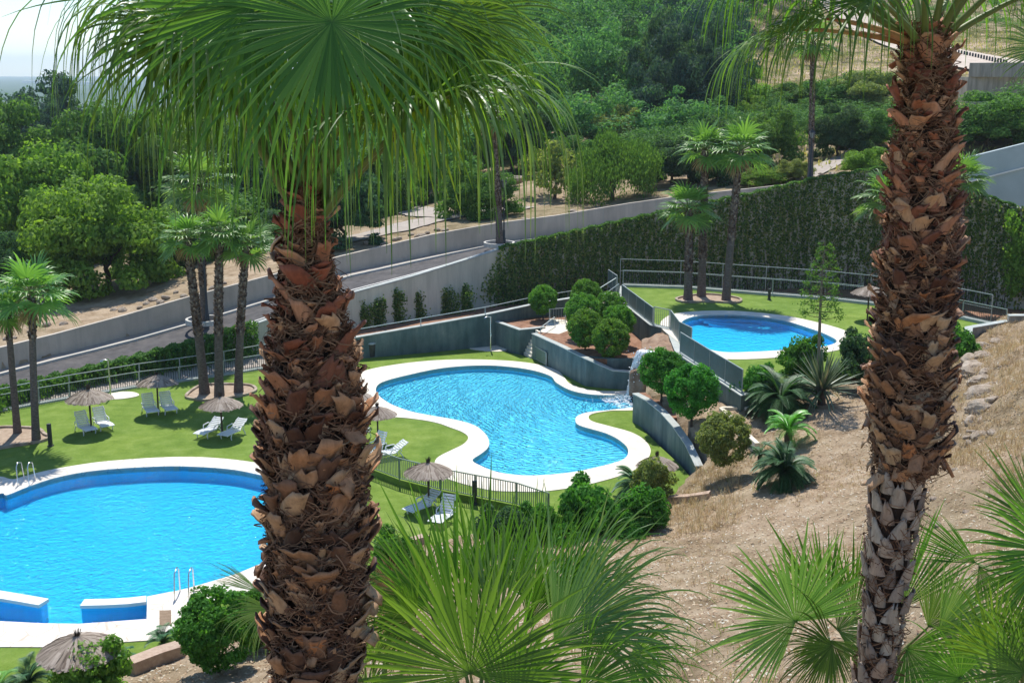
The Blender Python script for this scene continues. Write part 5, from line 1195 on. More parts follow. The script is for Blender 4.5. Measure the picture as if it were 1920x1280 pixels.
def palm(foot, crown, r0, r1, Rc, label, k=0, rough=.6, name='palm_tree', dead=True, mid=None, group='palm trees around the pools'):
    """foot, crown: world points; r0 base radius; r1 top radius; Rc crown radius; rough = share of trunk with boots"""
    root = empty(name, foot, label, 'palm tree', group); d = crown - foot; mid = mid or Vector((d.x * .35, d.y * .4, 0))
    pts = []; 
    for i in range(13):
        t = i / 12; pts.append(Vector((0, 0, 0)).lerp(d, t) + Vector((-d.x, -d.y, 0)) * (.35 * t * (1 - t)))
    rad = [r0 * (1.3 if i == 0 else 1.08 if i == 1 else 1.0) * (1 - i / 12) + r1 * i / 12 for i in range(13)]; pts[0].z -= .3
    mb = MB(); mb.tube(pts, rad, 12); mb.build('trunk', M['palmbark'], root)
    # boots on the upper trunk
    rg = np.random.default_rng(int(abs(foot.x) * 100) + k); V = []; F = []; H = d.length; z0 = (1 - rough) * 1.0
    nb = int(H * rough * r1 * 6.28 / .012 / 1.1); nb = min(nb, 900)
    for i in range(nb):
        t = z0 + (1 - z0) * (i + rg.random()) / nb; q = Vector((0, 0, 0)).lerp(d, t) + Vector((-d.x, -d.y, 0)) * (.35 * t * (1 - t)); a = i * 2.399 + rg.normal(0, .2); rr = r0 + (r1 - r0) * t; c, s = math.cos(a), math.sin(a)
        ln = rg.uniform(.10, .2); w_ = rg.uniform(.05, .09); out = rg.uniform(.02, .1); kk = len(V)
        b = np.array([q.x + rr * c, q.y + rr * s, q.z]); ti = np.array([-s, c, 0]); o_ = np.array([c, s, 0]); zz = np.array([0, 0, 1.0])
        V += [b - ti * w_ - o_ * .02, b + ti * w_ - o_ * .02, b + ti * w_ * .6 + o_ * out + zz * ln, b - ti * w_ * .6 + o_ * out + zz * ln, b + ti * w_ * .6 + o_ * (out - .05) + zz * ln * .9, b - ti * w_ * .6 + o_ * (out - .05) + zz * ln * .9]
        F += [(kk, kk + 1, kk + 2, kk + 3), (kk + 3, kk + 2, kk + 4, kk + 5)]
    if nb: link('leaf_bases', npmesh('leaf_bases', V, F), M['palmboots'], root)
    me, pm, dm = PC[k % 3]; cr = link('crown', me, None, root, d); cr.scale = (Rc, Rc, Rc); cr.rotation_euler = (0, 0, rg.uniform(0, 6)); pp = link('petioles', pm, None, cr)
    if dead: dd = link('dead_fronds', dm, None, cr)
    return root
def palm_px(fx, fy, z, cx, cy, Rp, wp, label, k, rough=.6, cR=None, dead=True):
    f = P(fx, fy, z); c = PR(cx, cy, cR or f.y); r = wpx(wp, f.y) / 2.45; return palm(f, c, r * 1.3, r, wpx(Rp * .88, f.y), label, k, rough, dead=dead)
palm_px(33, 812, 0, 14, 585, 66, 13, 'left one of two palms rising from stone-edged bed on lower lawn', 0, .25)
palm_px(68, 828, 0, 60, 556, 88, 14, 'right one of two palms in stone-edged bed, wide drooping crown', 1, .3)
palm_px(384, 738, 0, 350, 450, 62, 17, 'leftmost of three palms in kidney-shaped bed, leaning left', 2, .62)
palm_px(411, 742, 0, 412, 440, 60, 16, 'middle one of three palms in kidney-shaped bed', 0, .62)
palm_px(447, 735, 0, 462, 462, 62, 15, 'rightmost of three palms in kidney-shaped bed, leaning right', 1, .6)
palm_px(1290, 562, 3.2, 1292, 395, 62, 15, 'shortest of three palms on upper lawn, crown low against ivy', 2, .7)
palm_px(1315, 556, 3.2, 1322, 282, 58, 14, 'tallest middle palm of three on upper lawn', 0, .75)
palm_px(1361, 563, 3.2, 1388, 285, 66, 14, 'right palm of three on upper lawn, trunk leaning right', 1, .6)
for (fx, fy, R, cx, cy, Rp, wp, lab, k) in ((384, 600, 74.6, 372, 350, 70, 15, 'tall palm in the kerb ring beside street lamp behind trio', 2), (937, 460, 87.8, 925, 215, 60, 13, 'tall palm at road bend beside black lamp, crown among fronds', 0), (1519, 338, 96.5, 1524, 82, 44, 10, 'tall slim palm with small crown above ivy wall at right', 1),
                                            (1650, 560, 84, 1668, 378, 60, 14, 'palm crown peeking out left of the right trunk', 2), (1790, 560, 84, 1806, 338, 52, 14, 'palm crown peeking out right of the right trunk', 1)):
    f = PR(fx, fy, R)
    if fy == 560: f.z = 1.1
    c = PR(cx, cy, R); r = wpx(wp, R) / 2.5; palm(f, c, r * 1.2, r, wpx(Rp, R), lab, k, .75)
# ------------------------------------------------------------------ the two big foreground palms
def boots_mat(name):
    m, n, b, o = newmat(name); g = n.nodes.new('ShaderNodeNewGeometry'); tc = n.nodes.new('ShaderNodeTexCoord')
    top = ramp(n, [(0, (.17, .055, .035)), (.3, (.31, .11, .065)), (.6, (.40, .18, .10)), (.85, (.56, .36, .21)), (1, (.42, .18, .10))])
    low = ramp(n, [(0, (.06, .034, .025)), (.3, (.17, .09, .055)), (.55, (.33, .18, .095)), (.75, (.44, .32, .20)), (1, (.40, .17, .07))])
    n.links.new(g.outputs['Random Per Island'], top.inputs[0]); n.links.new(g.outputs['Random Per Island'], low.inputs[0])
    sp = n.nodes.new('ShaderNodeSeparateXYZ'); n.links.new(tc.outputs['Object'], sp.inputs[0])
    at = n.nodes.new('ShaderNodeAttribute'); at.attribute_name = 'age'
    mx = n.nodes.new('ShaderNodeMix'); mx.data_type = 'RGBA'; n.links.new(at.outputs['Fac'], mx.inputs[0]); n.links.new(low.outputs[0], mx.inputs[6]); n.links.new(top.outputs[0], mx.inputs[7])
    gy_ = ramp(n, [(0, (.17, .13, .105)), (.4, (.32, .26, .21)), (.75, (.46, .40, .32)), (1, (.36, .24, .17))]); n.links.new(g.outputs['Random Per Island'], gy_.inputs[0])
    lt = n.nodes.new('ShaderNodeMath'); lt.operation = 'LESS_THAN'; lt.inputs[1].default_value = -.5; n.links.new(at.outputs['Fac'], lt.inputs[0])
    m3 = n.nodes.new('ShaderNodeMix'); m3.data_type = 'RGBA'; n.links.new(lt.outputs[0], m3.inputs[0]); n.links.new(mx.outputs[2], m3.inputs[6]); n.links.new(gy_.outputs[0], m3.inputs[7]); mx = m3
    t = noise(n, 18, 6, .7, vec=tc.outputs['Object'], stretch=(1, 1, .25)); st = ramp(n, [(.3, (.55, .50, .48)), (.6, (1.25, 1.2, 1.18))]); n.links.new(t.outputs[0], st.inputs[0])
    mm = n.nodes.new('ShaderNodeMix'); mm.data_type = 'RGBA'; mm.blend_type = 'MULTIPLY'; mm.inputs[0].default_value = .8; n.links.new(mx.outputs[2], mm.inputs[6]); n.links.new(st.outputs[0], mm.inputs[7])
    n.links.new(mm.outputs[2], b.inputs['Base Color']); b.inputs['Roughness'].default_value = .6; b.inputs['Specular IOR Level'].default_value = .3
    bp = n.nodes.new('ShaderNodeBump'); bp.inputs['Strength'].default_value = .5; bp.inputs['Distance'].default_value = .01; n.links.new(t.outputs[0], bp.inputs['Height']); n.links.new(bp.outputs[0], b.inputs['Normal'])
    return m
M['boots'] = boots_mat('leaf_base_fibre')
M['core'] = surf('trunk_core', [(.3, (.025, .014, .010)), (.55, (.05, .03, .022)), (.75, (.09, .055, .038))], 5, .95, .9, 25, stretch=(1, 1, .5), bdist=.04)
M['fibre'] = thatch_mat('palm_fibre', [(.07, .035, .022), (.16, .08, .048), (.30, .19, .12), (.10, .05, .032)])
def big_trunk(root, axis_pts, radii, base_z, seed, dens=1.0, size=1.0, agez=(14.6, 16.6), fib=2600, smooth_below=None, wild=1.0):
    """axis_pts: world points top->bottom; radii in m to the outside of the leaf bases"""
    rg = np.random.default_rng(seed); o = np.array(root.location); A = np.array([list(p) for p in axis_pts]) - o; Rr = np.array(radii)
    order = np.argsort(A[:, 2]); A = A[order]; Rr = Rr[order]
    # extend to the ground
    if A[0, 2] > 0.05: A = np.vstack([[A[0, 0] * .9, A[0, 1] * .9 , -.3], A]); Rr = np.r_[Rr[0] * 1.15, Rr]
    def at(z): return np.array([np.interp(z, A[:, 2], A[:, 0]), np.interp(z, A[:, 2], A[:, 1]), z]), np.interp(z, A[:, 2], Rr)
    zz = np.linspace(A[0, 2], A[-1, 2], 60); mb = MB(); P_ = []; R_ = []
    for z in zz: c, r = at(z); P_.append(tuple(c)); R_.append(max(.05, r - .075))
    mb.tube(P_, R_, 28); mb.build('trunk', M['core'], root)
    V = []; F = []; AG = []; z = A[0, 2] + .1; i = 0; ztop = A[-1, 2]
    while z < ztop:
        c, r = at(z); wz = z + o[2]
        smoothp = smooth_below is not None and wz < smooth_below; a = i * 2.39996 + rg.normal(0, .03 if smoothp else .16)
        big = rg.random() < (.3 if wz > 15.4 else .5); ln = size * rg.uniform(.16, .27) if big else size * rg.uniform(.08, .18); w0 = size * (rg.uniform(.085, .125) if big else rg.uniform(.045, .08)) * min(1, r / .28 + .2); tip = rg.uniform(.3, .95); tilt = rg.uniform(.02, .30) * wild + (.32 * rg.random() if rg.random() < .13 * wild else 0)
        if smoothp: tilt = rg.uniform(.04, .12); ln = size * rg.uniform(.25, .31); w0 = size * .125; tip = rg.uniform(.1, .3)
        yaw = rg.normal(0, .5 if not smoothp else .12); rr0 = r - .08; nu, nv = 5, 5; kk = len(V); curl = rg.uniform(.0, .05) if not smoothp else 0; jag = rg.normal(0, .22, nu); lift = rg.uniform(-.01, .03) + .03 * big
        flop = -1 if (rg.random() < .10 * wild and not smoothp) else 1
        for lay in (0, 1):
            for v in range(nv):
                t = v / (nv - 1); wv = w0 * (1 - (1 - tip) * t ** 1.3); 
                hgt = ln * t * (1 + 0) ; out = min(.17, lift + math.sin(tilt) * ln * (t + .8 * t * t) * 1.2 + curl * t * t)
                for u in range(nu):
                    s = (u / (nu - 1) - .5) * 2; hh = hgt + (jag[u] * ln * .5 if v == nv - 1 else 0)
                    ang = a + (s * wv + math.sin(yaw) * hh) / max(r, .12)
                    ro = rr0 + out + .035 * (1 - s * s) * (1 - .3 * t) - (.014 if lay else 0) + (.02 * abs(s) * t if not smoothp else 0)
                    V.append((c[0] + ro * math.cos(ang), c[1] + ro * math.sin(ang), z + flop * hh * math.cos(tilt) * .95 - .04)); AG.append(-1.0 if smoothp else min(1, max(0, (wz - agez[0]) / (agez[1] - agez[0]))))
        def id_(l, v, u): return kk + l * nu * nv + v * nu + u
        for v in range(nv - 1):
            for u in range(nu - 1):
                F.append((id_(0, v, u), id_(0, v, u + 1), id_(0, v + 1, u + 1), id_(0, v + 1, u))); F.append((id_(1, v, u), id_(1, v + 1, u), id_(1, v + 1, u + 1), id_(1, v, u + 1)))
        for v in range(nv - 1):
            F.append((id_(0, v, 0), id_(0, v + 1, 0), id_(1, v + 1, 0), id_(1, v, 0))); F.append((id_(0, v, nu - 1), id_(1, v, nu - 1), id_(1, v + 1, nu - 1), id_(0, v + 1, nu - 1)))
        for u in range(nu - 1): F.append((id_(0, nv - 1, u), id_(0, nv - 1, u + 1), id_(1, nv - 1, u + 1), id_(1, nv - 1, u)))
        z += .0125 * size * size / max(r, .15) * .28 / dens * (1 if not smoothp else 3.3); i += 1
    me = npmesh('leaf_bases', V, F, False); at_ = me.attributes.new('age', 'FLOAT', 'POINT'); at_.data.foreach_set('value', np.array(AG, dtype=np.float32)); link('leaf_bases', me, M['boots'], root)
    # fibre: loose ribbons lying across and curling off the trunk
    V = []; F = []
    for i in range(fib):
        z = rg.uniform(A[0, 2] + .2, ztop + .05); wz = z + o[2]
        if smooth_below is not None and wz < smooth_below and rg.random() < .75: continue
        c, r = at(z); a = rg.uniform(0, 6.283); ln = rg.uniform(.06, .26); w_ = rg.uniform(.002, .006); n = 5; ph = rg.uniform(-1, 1) * 1.1; bow = rg.uniform(.0, .05) * (1 + 1.2 * (rg.random() < .15)) ; kk = len(V); r0 = r - rg.uniform(.0, .045); cv = rg.normal(0, .8)
        for k in range(n):
            t = k / (n - 1); al = ph + cv * (t - .5); ss = (t - .5) * ln; ang = a + ss * math.cos(al) / r; ro = r0 + bow * math.sin(math.pi * t) + (.03 if t > .9 else 0); zz_ = z + ss * math.sin(al)
            for sg in (-1, 1): V.append((c[0] + ro * math.cos(ang) - sg * w_ * math.sin(ang) * math.sin(al) * -1, c[1] + ro * math.sin(ang) + sg * w_ * math.cos(ang) * math.sin(al) * -1, zz_ + sg * w_ * math.cos(al)))
        for k in range(n - 1): F.append((kk + 2 * k, kk + 2 * k + 1, kk + 2 * k + 3, kk + 2 * k + 2))
    link('fibres', npmesh('fibres', V, F), M['fibre'], root)
    return at, o, ztop
def stub(root, at, o, wz, ang, ln, wd, up_, mat='boots'):
    """one long torn leaf base sticking out of the trunk"""
    c, r = at(wz - o[2]); d = Vector((math.cos(ang), math.sin(ang), up_)).normalized(); b = Vector(c) + Vector((math.cos(ang), math.sin(ang), 0)) * (r - .1); s = d.cross(Vector((0, 0, 1))).normalized(); nn = s.cross(d); V = []; n = 7
    for k in range(n):
        t = k / (n - 1); q = b + d * ln * t + Vector((0, 0, -.25 * ln * t * t)); w_ = wd * (1 - .35 * t) * (1 if k < n - 1 else .35) / 2; h = .02 + .02 * (1 - t)
        V += [q - s * w_ + nn * h * .6, q + nn * (h - .02), q + s * w_ + nn * h * .6, q + s * w_ * .9 - nn * h * .3, q - nn * h, q - s * w_ * .9 - nn * h * .3]
    F = []
    for k in range(n - 1):
        for j in range(6): a_ = k * 6 + j; b2 = k * 6 + (j + 1) % 6; F.append((a_, b2, b2 + 6, a_ + 6))
    mb = MB(); mb.add(V, F + [tuple(range((n - 1) * 6, n * 6))]); me = mb.mesh('torn_leaf_base'); at_ = me.attributes.new('age', 'FLOAT', 'POINT'); at_.data.foreach_set('value', np.full(len(V), .4, dtype=np.float32)); link('torn_leaf_base', me, M[mat], root)

RL = 8.6
axL = [(569, 366, 28), (570, 385, 34), (574, 450, 43), (577, 520, 54), (582, 600, 74), (588, 700, 91), (590, 800, 100), (594, 900, 102), (596, 1000, 100), (596, 1100, 97), (592, 1200, 90), (590, 1280, 78), (588, 1340, 74)]
ptsL = [PR(x, y, RL) for x, y, r in axL]
def radm(px_, p): return px_ * (p.y * CP + (CAMZ - p.z) * SP) / FPX
radL = [radm(r * .94, p) for (x, y, r), p in zip(axL, ptsL)]
gL = gz(ptsL[-1].x, RL); big1 = empty('palm_tree', (ptsL[-1].x, RL, gL), 'big foreground palm left of centre with shaggy red brown trunk and hanging fan fronds', 'palm tree')
atL, oL, ztL = big_trunk(big1, ptsL, radL, gL, 5, dens=1.25, size=.92, agez=(15.2, 16.4), fib=15000)
for y, ang, ln, wd, up_ in ((1020, -12, .17, .10, .3), (1005, 190, .17, .07, .15), (930, -10, .13, .07, .55), (625, 182, .17, .045, .9), (885, 178, .10, .05, .1), (1110, -15, .09, .05, .5), (640, 0, .10, .04, 1.2)):
    stub(big1, atL, oL, PR(590, y, RL).z, math.radians(ang), ln, wd, up_)

RR_ = 11.0
axR = [(1736, 52, 42), (1735, 90, 47), (1735, 150, 52), (1732, 300, 63), (1727, 450, 70), (1716, 600, 72), (1706, 700, 74), (1700, 780, 74), (1704, 850, 68), (1690, 900, 55), (1672, 1000, 52), (1655, 1150, 46), (1640, 1280, 41), (1635, 1330, 40)]
ptsR = [PR(x, y, RR_) for x, y, r in axR]; radR = [radm(r * .95, p) for (x, y, r), p in zip(axR, ptsR)]
gR = gz(ptsR[-1].x, RR_); big2 = empty('palm_tree', (ptsR[-1].x, RR_, gR), 'big foreground palm at right, trunk shaggy above and smooth diamond patterned below', 'palm tree')
zsm = PR(1690, 885, RR_).z
atR, oR, ztR = big_trunk(big2, ptsR, radR, gR, 9, dens=1.25, size=.85, agez=(15.6, 17.4), fib=11000, smooth_below=zsm)
for y, ang, ln, wd, up_ in ((835, -10, .30, .10, -1.1), (840, 5, .22, .12, -.9), (680, 184, .22, .09, .05), (690, 176, .18, .06, -.3), (620, 178, .12, .06, .3), (560, 0, .14, .05, .9), (700, -5, .12, .05, .7)):
    stub(big2, atR, oR, PR(1700, y, RR_).z, math.radians(ang), ln, wd, up_)

def big_crown(root, top, o, leaves, seed, Lr=1.0):
    """leaves: (azimuth deg, elevation deg, petiole m, blade length m, blade tilt, segs, stiff, grav, mat)"""
    rg = np.random.default_rng(seed); top = Vector(top) - Vector(o)
    for (az, el, pl, bl, tilt, ns, stiff, gv, mat, *sp_) in leaves:
        a = math.radians(az); e = math.radians(el); d = Vector((math.cos(a) * math.cos(e), math.sin(a) * math.cos(e), math.sin(e)))
        q = [top + Vector((math.cos(a) * .10, math.sin(a) * .10, -.12))]; dd = d.copy(); n = 7
        for k in range(n):
            q.append(q[-1] + dd * pl / n); dd = (dd + Vector((0, 0, -.045))).normalized()
        mb = MB(); mb.tube(q, [.040 - .026 * k / n for k in range(n + 1)], 6); mb.build('petiole', M['petiole'] if el > 20 else M['petiolebrown'], root)
        hd = dd; side = Vector((-math.sin(a), math.cos(a), 0)); nn = side.cross(hd) * -1
        if nn.z < 0: nn = -nn
        ax = (hd * math.cos(math.radians(tilt)) - nn * math.sin(math.radians(tilt))); n2 = (nn * math.cos(math.radians(tilt)) + hd * math.sin(math.radians(tilt)))
        V, F = fan(rg, np.array(q[-1]), np.array(ax), np.array(n2), bl, ns, sp_[0] if sp_ else 122, stiff, gv, 15, fold=.22, thin=.58, ragged=.3)
        link('fan_leaf', npmesh('fan_leaf', V, F, False), M[mat], root)
topL = PR(580, 372, RL)
# azimuth: -90 points to the camera, 0 to the right, 90 away
LV = []; rgl = random.Random(11)
for k in range(27):
    az = k * 137.5 + rgl.uniform(-12, 12); el = 50 + 34 * ((k * .618) % 1.0); pl = rgl.uniform(1.4, 1.75); bl = rgl.uniform(1.6, 2.0)
    fr = math.sin(math.radians(az))                       # -1 = towards the camera
    if fr < -.45: continue
    LV.append((az, el, pl * ((.64 if math.cos(math.radians(az)) > 0 else .80) if abs(fr) < .5 else .85), bl, rgl.uniform(14, 40), 40, .27 + rgl.uniform(-.03, .04), rgl.uniform(4.5, 8), 'frondlight' if rgl.random() < .35 else 'frond'))
big_crown(big1, topL, oL, LV, 3)
def facing_leaf(root, hub, ang, lean, bl, mat, spr, gv, stf, ns, rg, top):
    """a blade seen flat on: hub world point, direction across the view, its upper face turned outwards"""
    o = Vector(root.location); H = Vector(hub) - o; a = math.radians(ang); ax = (Vector((1, 0, 0)) * math.cos(a) + Vector((0, SP, CP)) * math.sin(a)).normalized(); fw = Vector((0, -CP, SP)); le = math.radians(lean)
    n_ = fw * math.cos(le) - ax * math.sin(le); ax2 = ax * math.cos(le) + fw * math.sin(le)
    V, F = fan(rg, np.array(H), np.array(ax2), np.array(n_), bl, ns, spr, stf, gv, 14, fold=.22, thin=.6, ragged=.25); link('fan_leaf', npmesh('fan_leaf', V, F, False), M[mat], root)
    t = Vector(top) - o; mb = MB(); mb.tube([t, t.lerp(H, .5) + Vector((0, .12, .12)), H + Vector((0, .03, 0))], [.035, .022, .013], 6); mb.build('petiole', M['petiole'], root)
rgf = np.random.default_rng(4)
for (hx, hy, hr, ang, lean, bl, mat, spr, gv, stf, ns) in [(622, 42, 7.75, 272, 10, 1.30, 'frond', 174, 2.0, .38, 88), (470, 10, 7.9, 200, 0, 1.45, 'frond', 100, 2.6, .38, 50), (350, 60, 8.3, 215, 5, 1.1, 'frond', 80, 3.4, .34, 36), (750, 0, 8.0, 325, 0, 1.2, 'frond', 95, 2.8, .36, 50), (720, 30, 8.5, 285, 0, 1.45, 'frondbright', 30, .8, .5, 18), (480, 60, 8.2, 262, 0, 1.25, 'frond', 50, 1.2, .4, 26), (830, 60, 8.4, 292, 0, 1.2, 'frond', 60, 2.0, .4, 30),
                     (840, 40, 8.3, 340, 0, .85, 'frond', 100, 1.8, .38, 44), (890, 15, 8.6, 355, -4, .8, 'frondlight', 60, 1.4, .4, 28), (560, -10, 8.0, 250, 0, 1.3, 'frond', 90, 1.8, .4, 44)]:
    facing_leaf(big1, PR(hx, hy, hr), ang, lean, bl, mat, spr, gv, stf, ns, rgf, topL)
topR = PR(1738, 60, RR_)
LV = []
for az, el, pl, bl, tilt in [(-82, 76, 1.2, 1.2, 45), (-155, 50, 1.35, 1.35, 20), (178, 36, 1.4, 1.4, 20), (-135, 30, 1.1, 1.2, 30), (-170, 62, 1.5, 1.4, 20), (-25, 50, 1.3, 1.3, 25), (5, 34, 1.35, 1.35, 20), (150, 45, 1.4, 1.3, 20), (30, 50, 1.4, 1.3, 20), (90, 60, 1.3, 1.3, 15),
                        (120, 35, 1.3, 1.3, 20), (60, 35, 1.3, 1.3, 20), (-115, 60, 1.3, 1.2, 40), (-60, 62, 1.3, 1.2, 40), (-8, 66, 1.4, 1.3, 20), (170, 15, 1.25, 1.25, 15), (-160, 20, 1.15, 1.2, 20)]:
    LV.append((az, el, pl * .9, bl * 1.0, tilt + 10, 44, .33, 4.5, 'frond'))
big_crown(big2, topR, oR, LV, 8)

# ------------------------------------------------------------------ young fan palms low in front
def young(label, base_px, R, leaves, seed, z=None):
    """leaves: hub px, hub distance, direction in picture (deg, 90 = up), lean towards viewer, blade length m, mat, spread, grav"""
    rg = np.random.default_rng(seed); b = PR(base_px[0], base_px[1], R); g = gz(b.x, b.y); root = empty('fan_palm', (b.x, b.y, g), label, 'fan palm'); o = Vector((b.x, b.y, g))
    core = b - o; mb = MB(); mb.tube([(0, 0, -.3), tuple(core * .6), tuple(core)], [.16, .14, .09], 10); mb.build('trunk', M['palmbark'], root)
    for (hx, hy, hr, ang, lean, bl, mat, spr, gv, stf) in leaves:
        H = PR(hx, hy, hr) - o; a = math.radians(ang); rt = Vector((1, 0, 0)); upc = Vector((0, SP, CP)); fw = Vector((0, -CP, SP))   # fw: towards the camera
        ax = (rt * math.cos(a) + upc * math.sin(a)).normalized(); le = math.radians(lean)
        n_ = (fw * math.cos(le) + ax * -math.sin(le)); ax2 = ax * math.cos(le) + fw * math.sin(le)
        if n_.z < -.3: n_ = -n_
        V, F = fan(rg, np.array(H), np.array(ax2), np.array(n_), bl, int(20 + spr * .34), spr, min(.68, stf + .03), gv * 1.5, 11, fold=.25, thin=.72, ragged=.3)
        link('fan_leaf', npmesh('fan_leaf', V, F, False), M[mat], root)
        m1 = core.lerp(H, .5) + Vector((0, 0, .12)); mb = MB(); mb.tube([core, core.lerp(H, .3) + Vector((0, 0, .08)), m1 , H], [.028, .022, .018, .012], 6); mb.build('petiole', M['petiole'], root)
f_ = 'frond'; l_ = 'frondlight'
young('large young fan palm in bottom centre with upright green and arching right fans', (900, 1420), 9.2, [
    (882, 1262, 8.9, 93, 8, 1.25, f_, 112, .38, .55), (930, 1195, 9.5, 86, -6, 1.15, l_, 26, .10, .7), (855, 1185, 9.7, 108, -4, 1.25, f_, 36, .12, .6), (905, 1190, 9.9, 98, -6, 1.2, f_, 30, .2, .6), (990, 1165, 9.8, 66, -8, 1.15, f_, 40, .35, .5),
    (1040, 1205, 9.4, 44, -12, 1.35, l_, 55, 1.0, .42), (1090, 1165, 9.6, 22, -14, 1.15, l_, 70, 1.6, .38), (1060, 1120, 10.0, 52, -8, 1.0, f_, 45, .8, .42), (800, 1130, 9.9, 135, -10, .85, l_, 80, 1.5, .38), (780, 1160, 9.5, 165, -6, .7, f_, 80, 1.6, .38), (1000, 1130, 10.2, 75, 0, .8, f_, 70, .6, .45),
    (1090, 1290, 9.3, 10, 0, .95, f_, 80, 1.5, .40), (1180, 1230, 9.6, 350, 0, .75, f_, 75, 2.0, .35), (960, 1290, 9.0, 60, 10, .8, f_, 90, .7, .5), (930, 1120, 10.1, 95, 0, .85, f_, 50, .3, .5)], 5)
young('small pale fan palm just right of the left trunk base', (705, 1400), 9.6, [(700, 1235, 9.6, 92, 20, .55, l_, 110, .5, .5), (690, 1300, 9.4, 60, 25, .5, l_, 100, .6, .5), (755, 1260, 9.9, 80, 0, .5, 'deadfrond', 60, 1.0, .4), (740, 1110, 10.5, 150, -5, .45, 'deadfrond', 100, 1.3, .4), (735, 1190, 10.2, 60, 0, .5, 'deadfrond', 100, 1.4, .4)], 6)
young('young fan palm behind lower right trunk with fans spread to both sides', (1650, 1290), 13.2, [
    (1492, 1165, 12.8, 128, 12, 1.15, l_, 116, .35, .6), (1550, 1160, 13.4, 104, -4, 1.15, f_, 42, .12, .65), (1600, 1150, 13.8, 84, -6, 1.0, f_, 45, .15, .6), (1690, 1140, 13.8, 66, -6, 1.15, f_, 40, .2, .6), (1740, 1175, 13.0, 50, -4, .85, l_, 60, .6, .5),
    (1760, 1180, 12.8, 14, -6, 1.05, l_, 75, .7, .5), (1560, 1210, 12.6, 200, 6, .8, f_, 90, 1.1, .42), (1560, 1200, 12.8, 265, 10, .65, f_, 90, .5, .5), (1700, 1215, 12.6, 320, 6, .9, f_, 80, .7, .5), (1780, 1230, 12.9, 340, 0, .8, f_, 80, 1.0, .45), (1570, 1180, 13.2, 20, 0, .7, l_, 80, 1.2, .4)], 7)
young('fan palm cut by right edge, big dark green fan pointing left', (2080, 1200), 11.5, [
    (1978, 1035, 11.3, 165, 8, .98, f_, 100, .4, .55), (1950, 985, 12.0, 122, -6, .9, l_, 45, .15, .6), (1830, 1055, 12.6, 150, -4, .8, f_, 28, .2, .6), (1950, 1060, 11.4, 230, 5, .9, f_, 70, .6, .5), (2010, 1010, 11.4, 100, 0, .9, l_, 60, .3, .6), (1835, 1060, 12.4, 290, 0, .6, f_, 30, 1.0, .5)], 8)
young('fan palm at bottom right corner with drooping blades', (1900, 1380), 10.8, [(1860, 1230, 10.8, 60, 10, .8, f_, 110, .6, .5), (1920, 1260, 10.6, 120, 10, .85, f_, 110, .5, .5), (1800, 1270, 11.2, 150, 0, .7, f_, 100, 1.0, .45), (1940, 1200, 11.4, 80, 0, .7, l_, 80, .8, .45)], 9)
young('fan leaf tips coming in at upper right edge', (2400, 300), 10.5, [(1965, 90, 10.4, 175, 5, .55, l_, 70, .5, .5)], 10)
young('thin dry fan leaves left of the big left trunk, low', (560, 1330), 9.4, [(505, 1140, 9.8, 215, 0, .45, l_, 70, 1.4, .4), (490, 1110, 10.1, 150, 0, .5, l_, 16, .3, .5)], 12)

# ------------------------------------------------------------------ ivy, hedge, wall plants
def wall_leaves(name, xs, zfun, nper, mat, size=.16, out=.25, label=None, kind='stuff', cat=None, seed=1, dens=None, proud=0.0):
    r = np.random.default_rng(seed); C_ = []; 
    for x0, x1 in zip(xs[:-1], xs[1:]):
        a = w1_at(x0); b = w1_at(x1); L = (b - a).length; n = int(L * nper)
        t = r.random(n); q = np.array(a)[None] * (1 - t[:, None]) + np.array(b)[None] * t[:, None]; xx = x0 + (x1 - x0) * t; lo, hi = zip(*[zfun(v) for v in xx]); u = r.random(n); z = np.array(lo) + (np.array(hi) - np.array(lo)) * u
        q[:, 2] = z; nx_ = -(b - a).y / L; ny_ = (b - a).x / L; s = -1 if ny_ > 0 else 1
        lump = .5 + .5 * np.sin(xx * .31 + z * 1.3) * np.sin(z * 2.1 - xx * .17) + .5 * np.sin(xx * .83 + np.sin(z * 3.1))
        off = (.10 + out * r.random(n) * (0.3 + 1.1 * np.clip(lump, 0, 1.5))) + proud; q[:, 0] += s * nx_ * off; q[:, 1] += s * ny_ * off
        if dens is not None: keep = r.random(n) < np.array([dens(v, zz) for v, zz in zip(xx, z)]); q = q[keep]
        C_.append(q)
    C_ = np.concatenate(C_); n = len(C_); N_ = unit(r, n) * .8 + np.array([0, -1.0, .45]); N_ /= np.linalg.norm(N_, axis=1, keepdims=True); A2 = np.cross(N_, unit(r, n)); A2[:, 2] -= .6; A2 /= np.linalg.norm(A2, axis=1, keepdims=True)
    V, F = diamonds(C_, A2, N_, size * r.uniform(.6, 1.3, n), size * .75); o = link(name, npmesh(name, V, F), mat); return tag(o, label, cat, kind=kind)
M['ivy'] = leafmat('ivy_leaves', [(.02, .055, .014), (.045, .10, .025), (.09, .16, .045), (.16, .17, .07)], .5, rough=.5, spec=.3)
def ivz(x): p = float(np.interp(x, XS1, [q.z for q in W1T])); b = float(np.interp(x, XS1, W1B)); return b, p + .12
def ivd(x, z):
    b, t = ivz(x); u = (z - b) / (t - b)
    if x < 885: return 0
    edge = np.clip((x - 885 - 70 * abs(u - .35)) / 70, 0, 1)
    edge = edge * np.clip(.72 + .5 * np.sin(x * .47 + 2 * np.sin(z * 1.7)) * np.sin(x * .19 + z), .15, 1)
    low = 1 if u > .35 else .25 + .75 * (u / .35) ** 1.3 if x > 1050 else 1
    return float(edge) * low
wall_leaves('ivy', [885, 930, 990, 1050, 1110, 1200, 1290, 1400, 1520, 1650, 1780, 1900, 2060], ivz, 1900, M['ivy'], .21, .40, None, seed=3, dens=ivd)
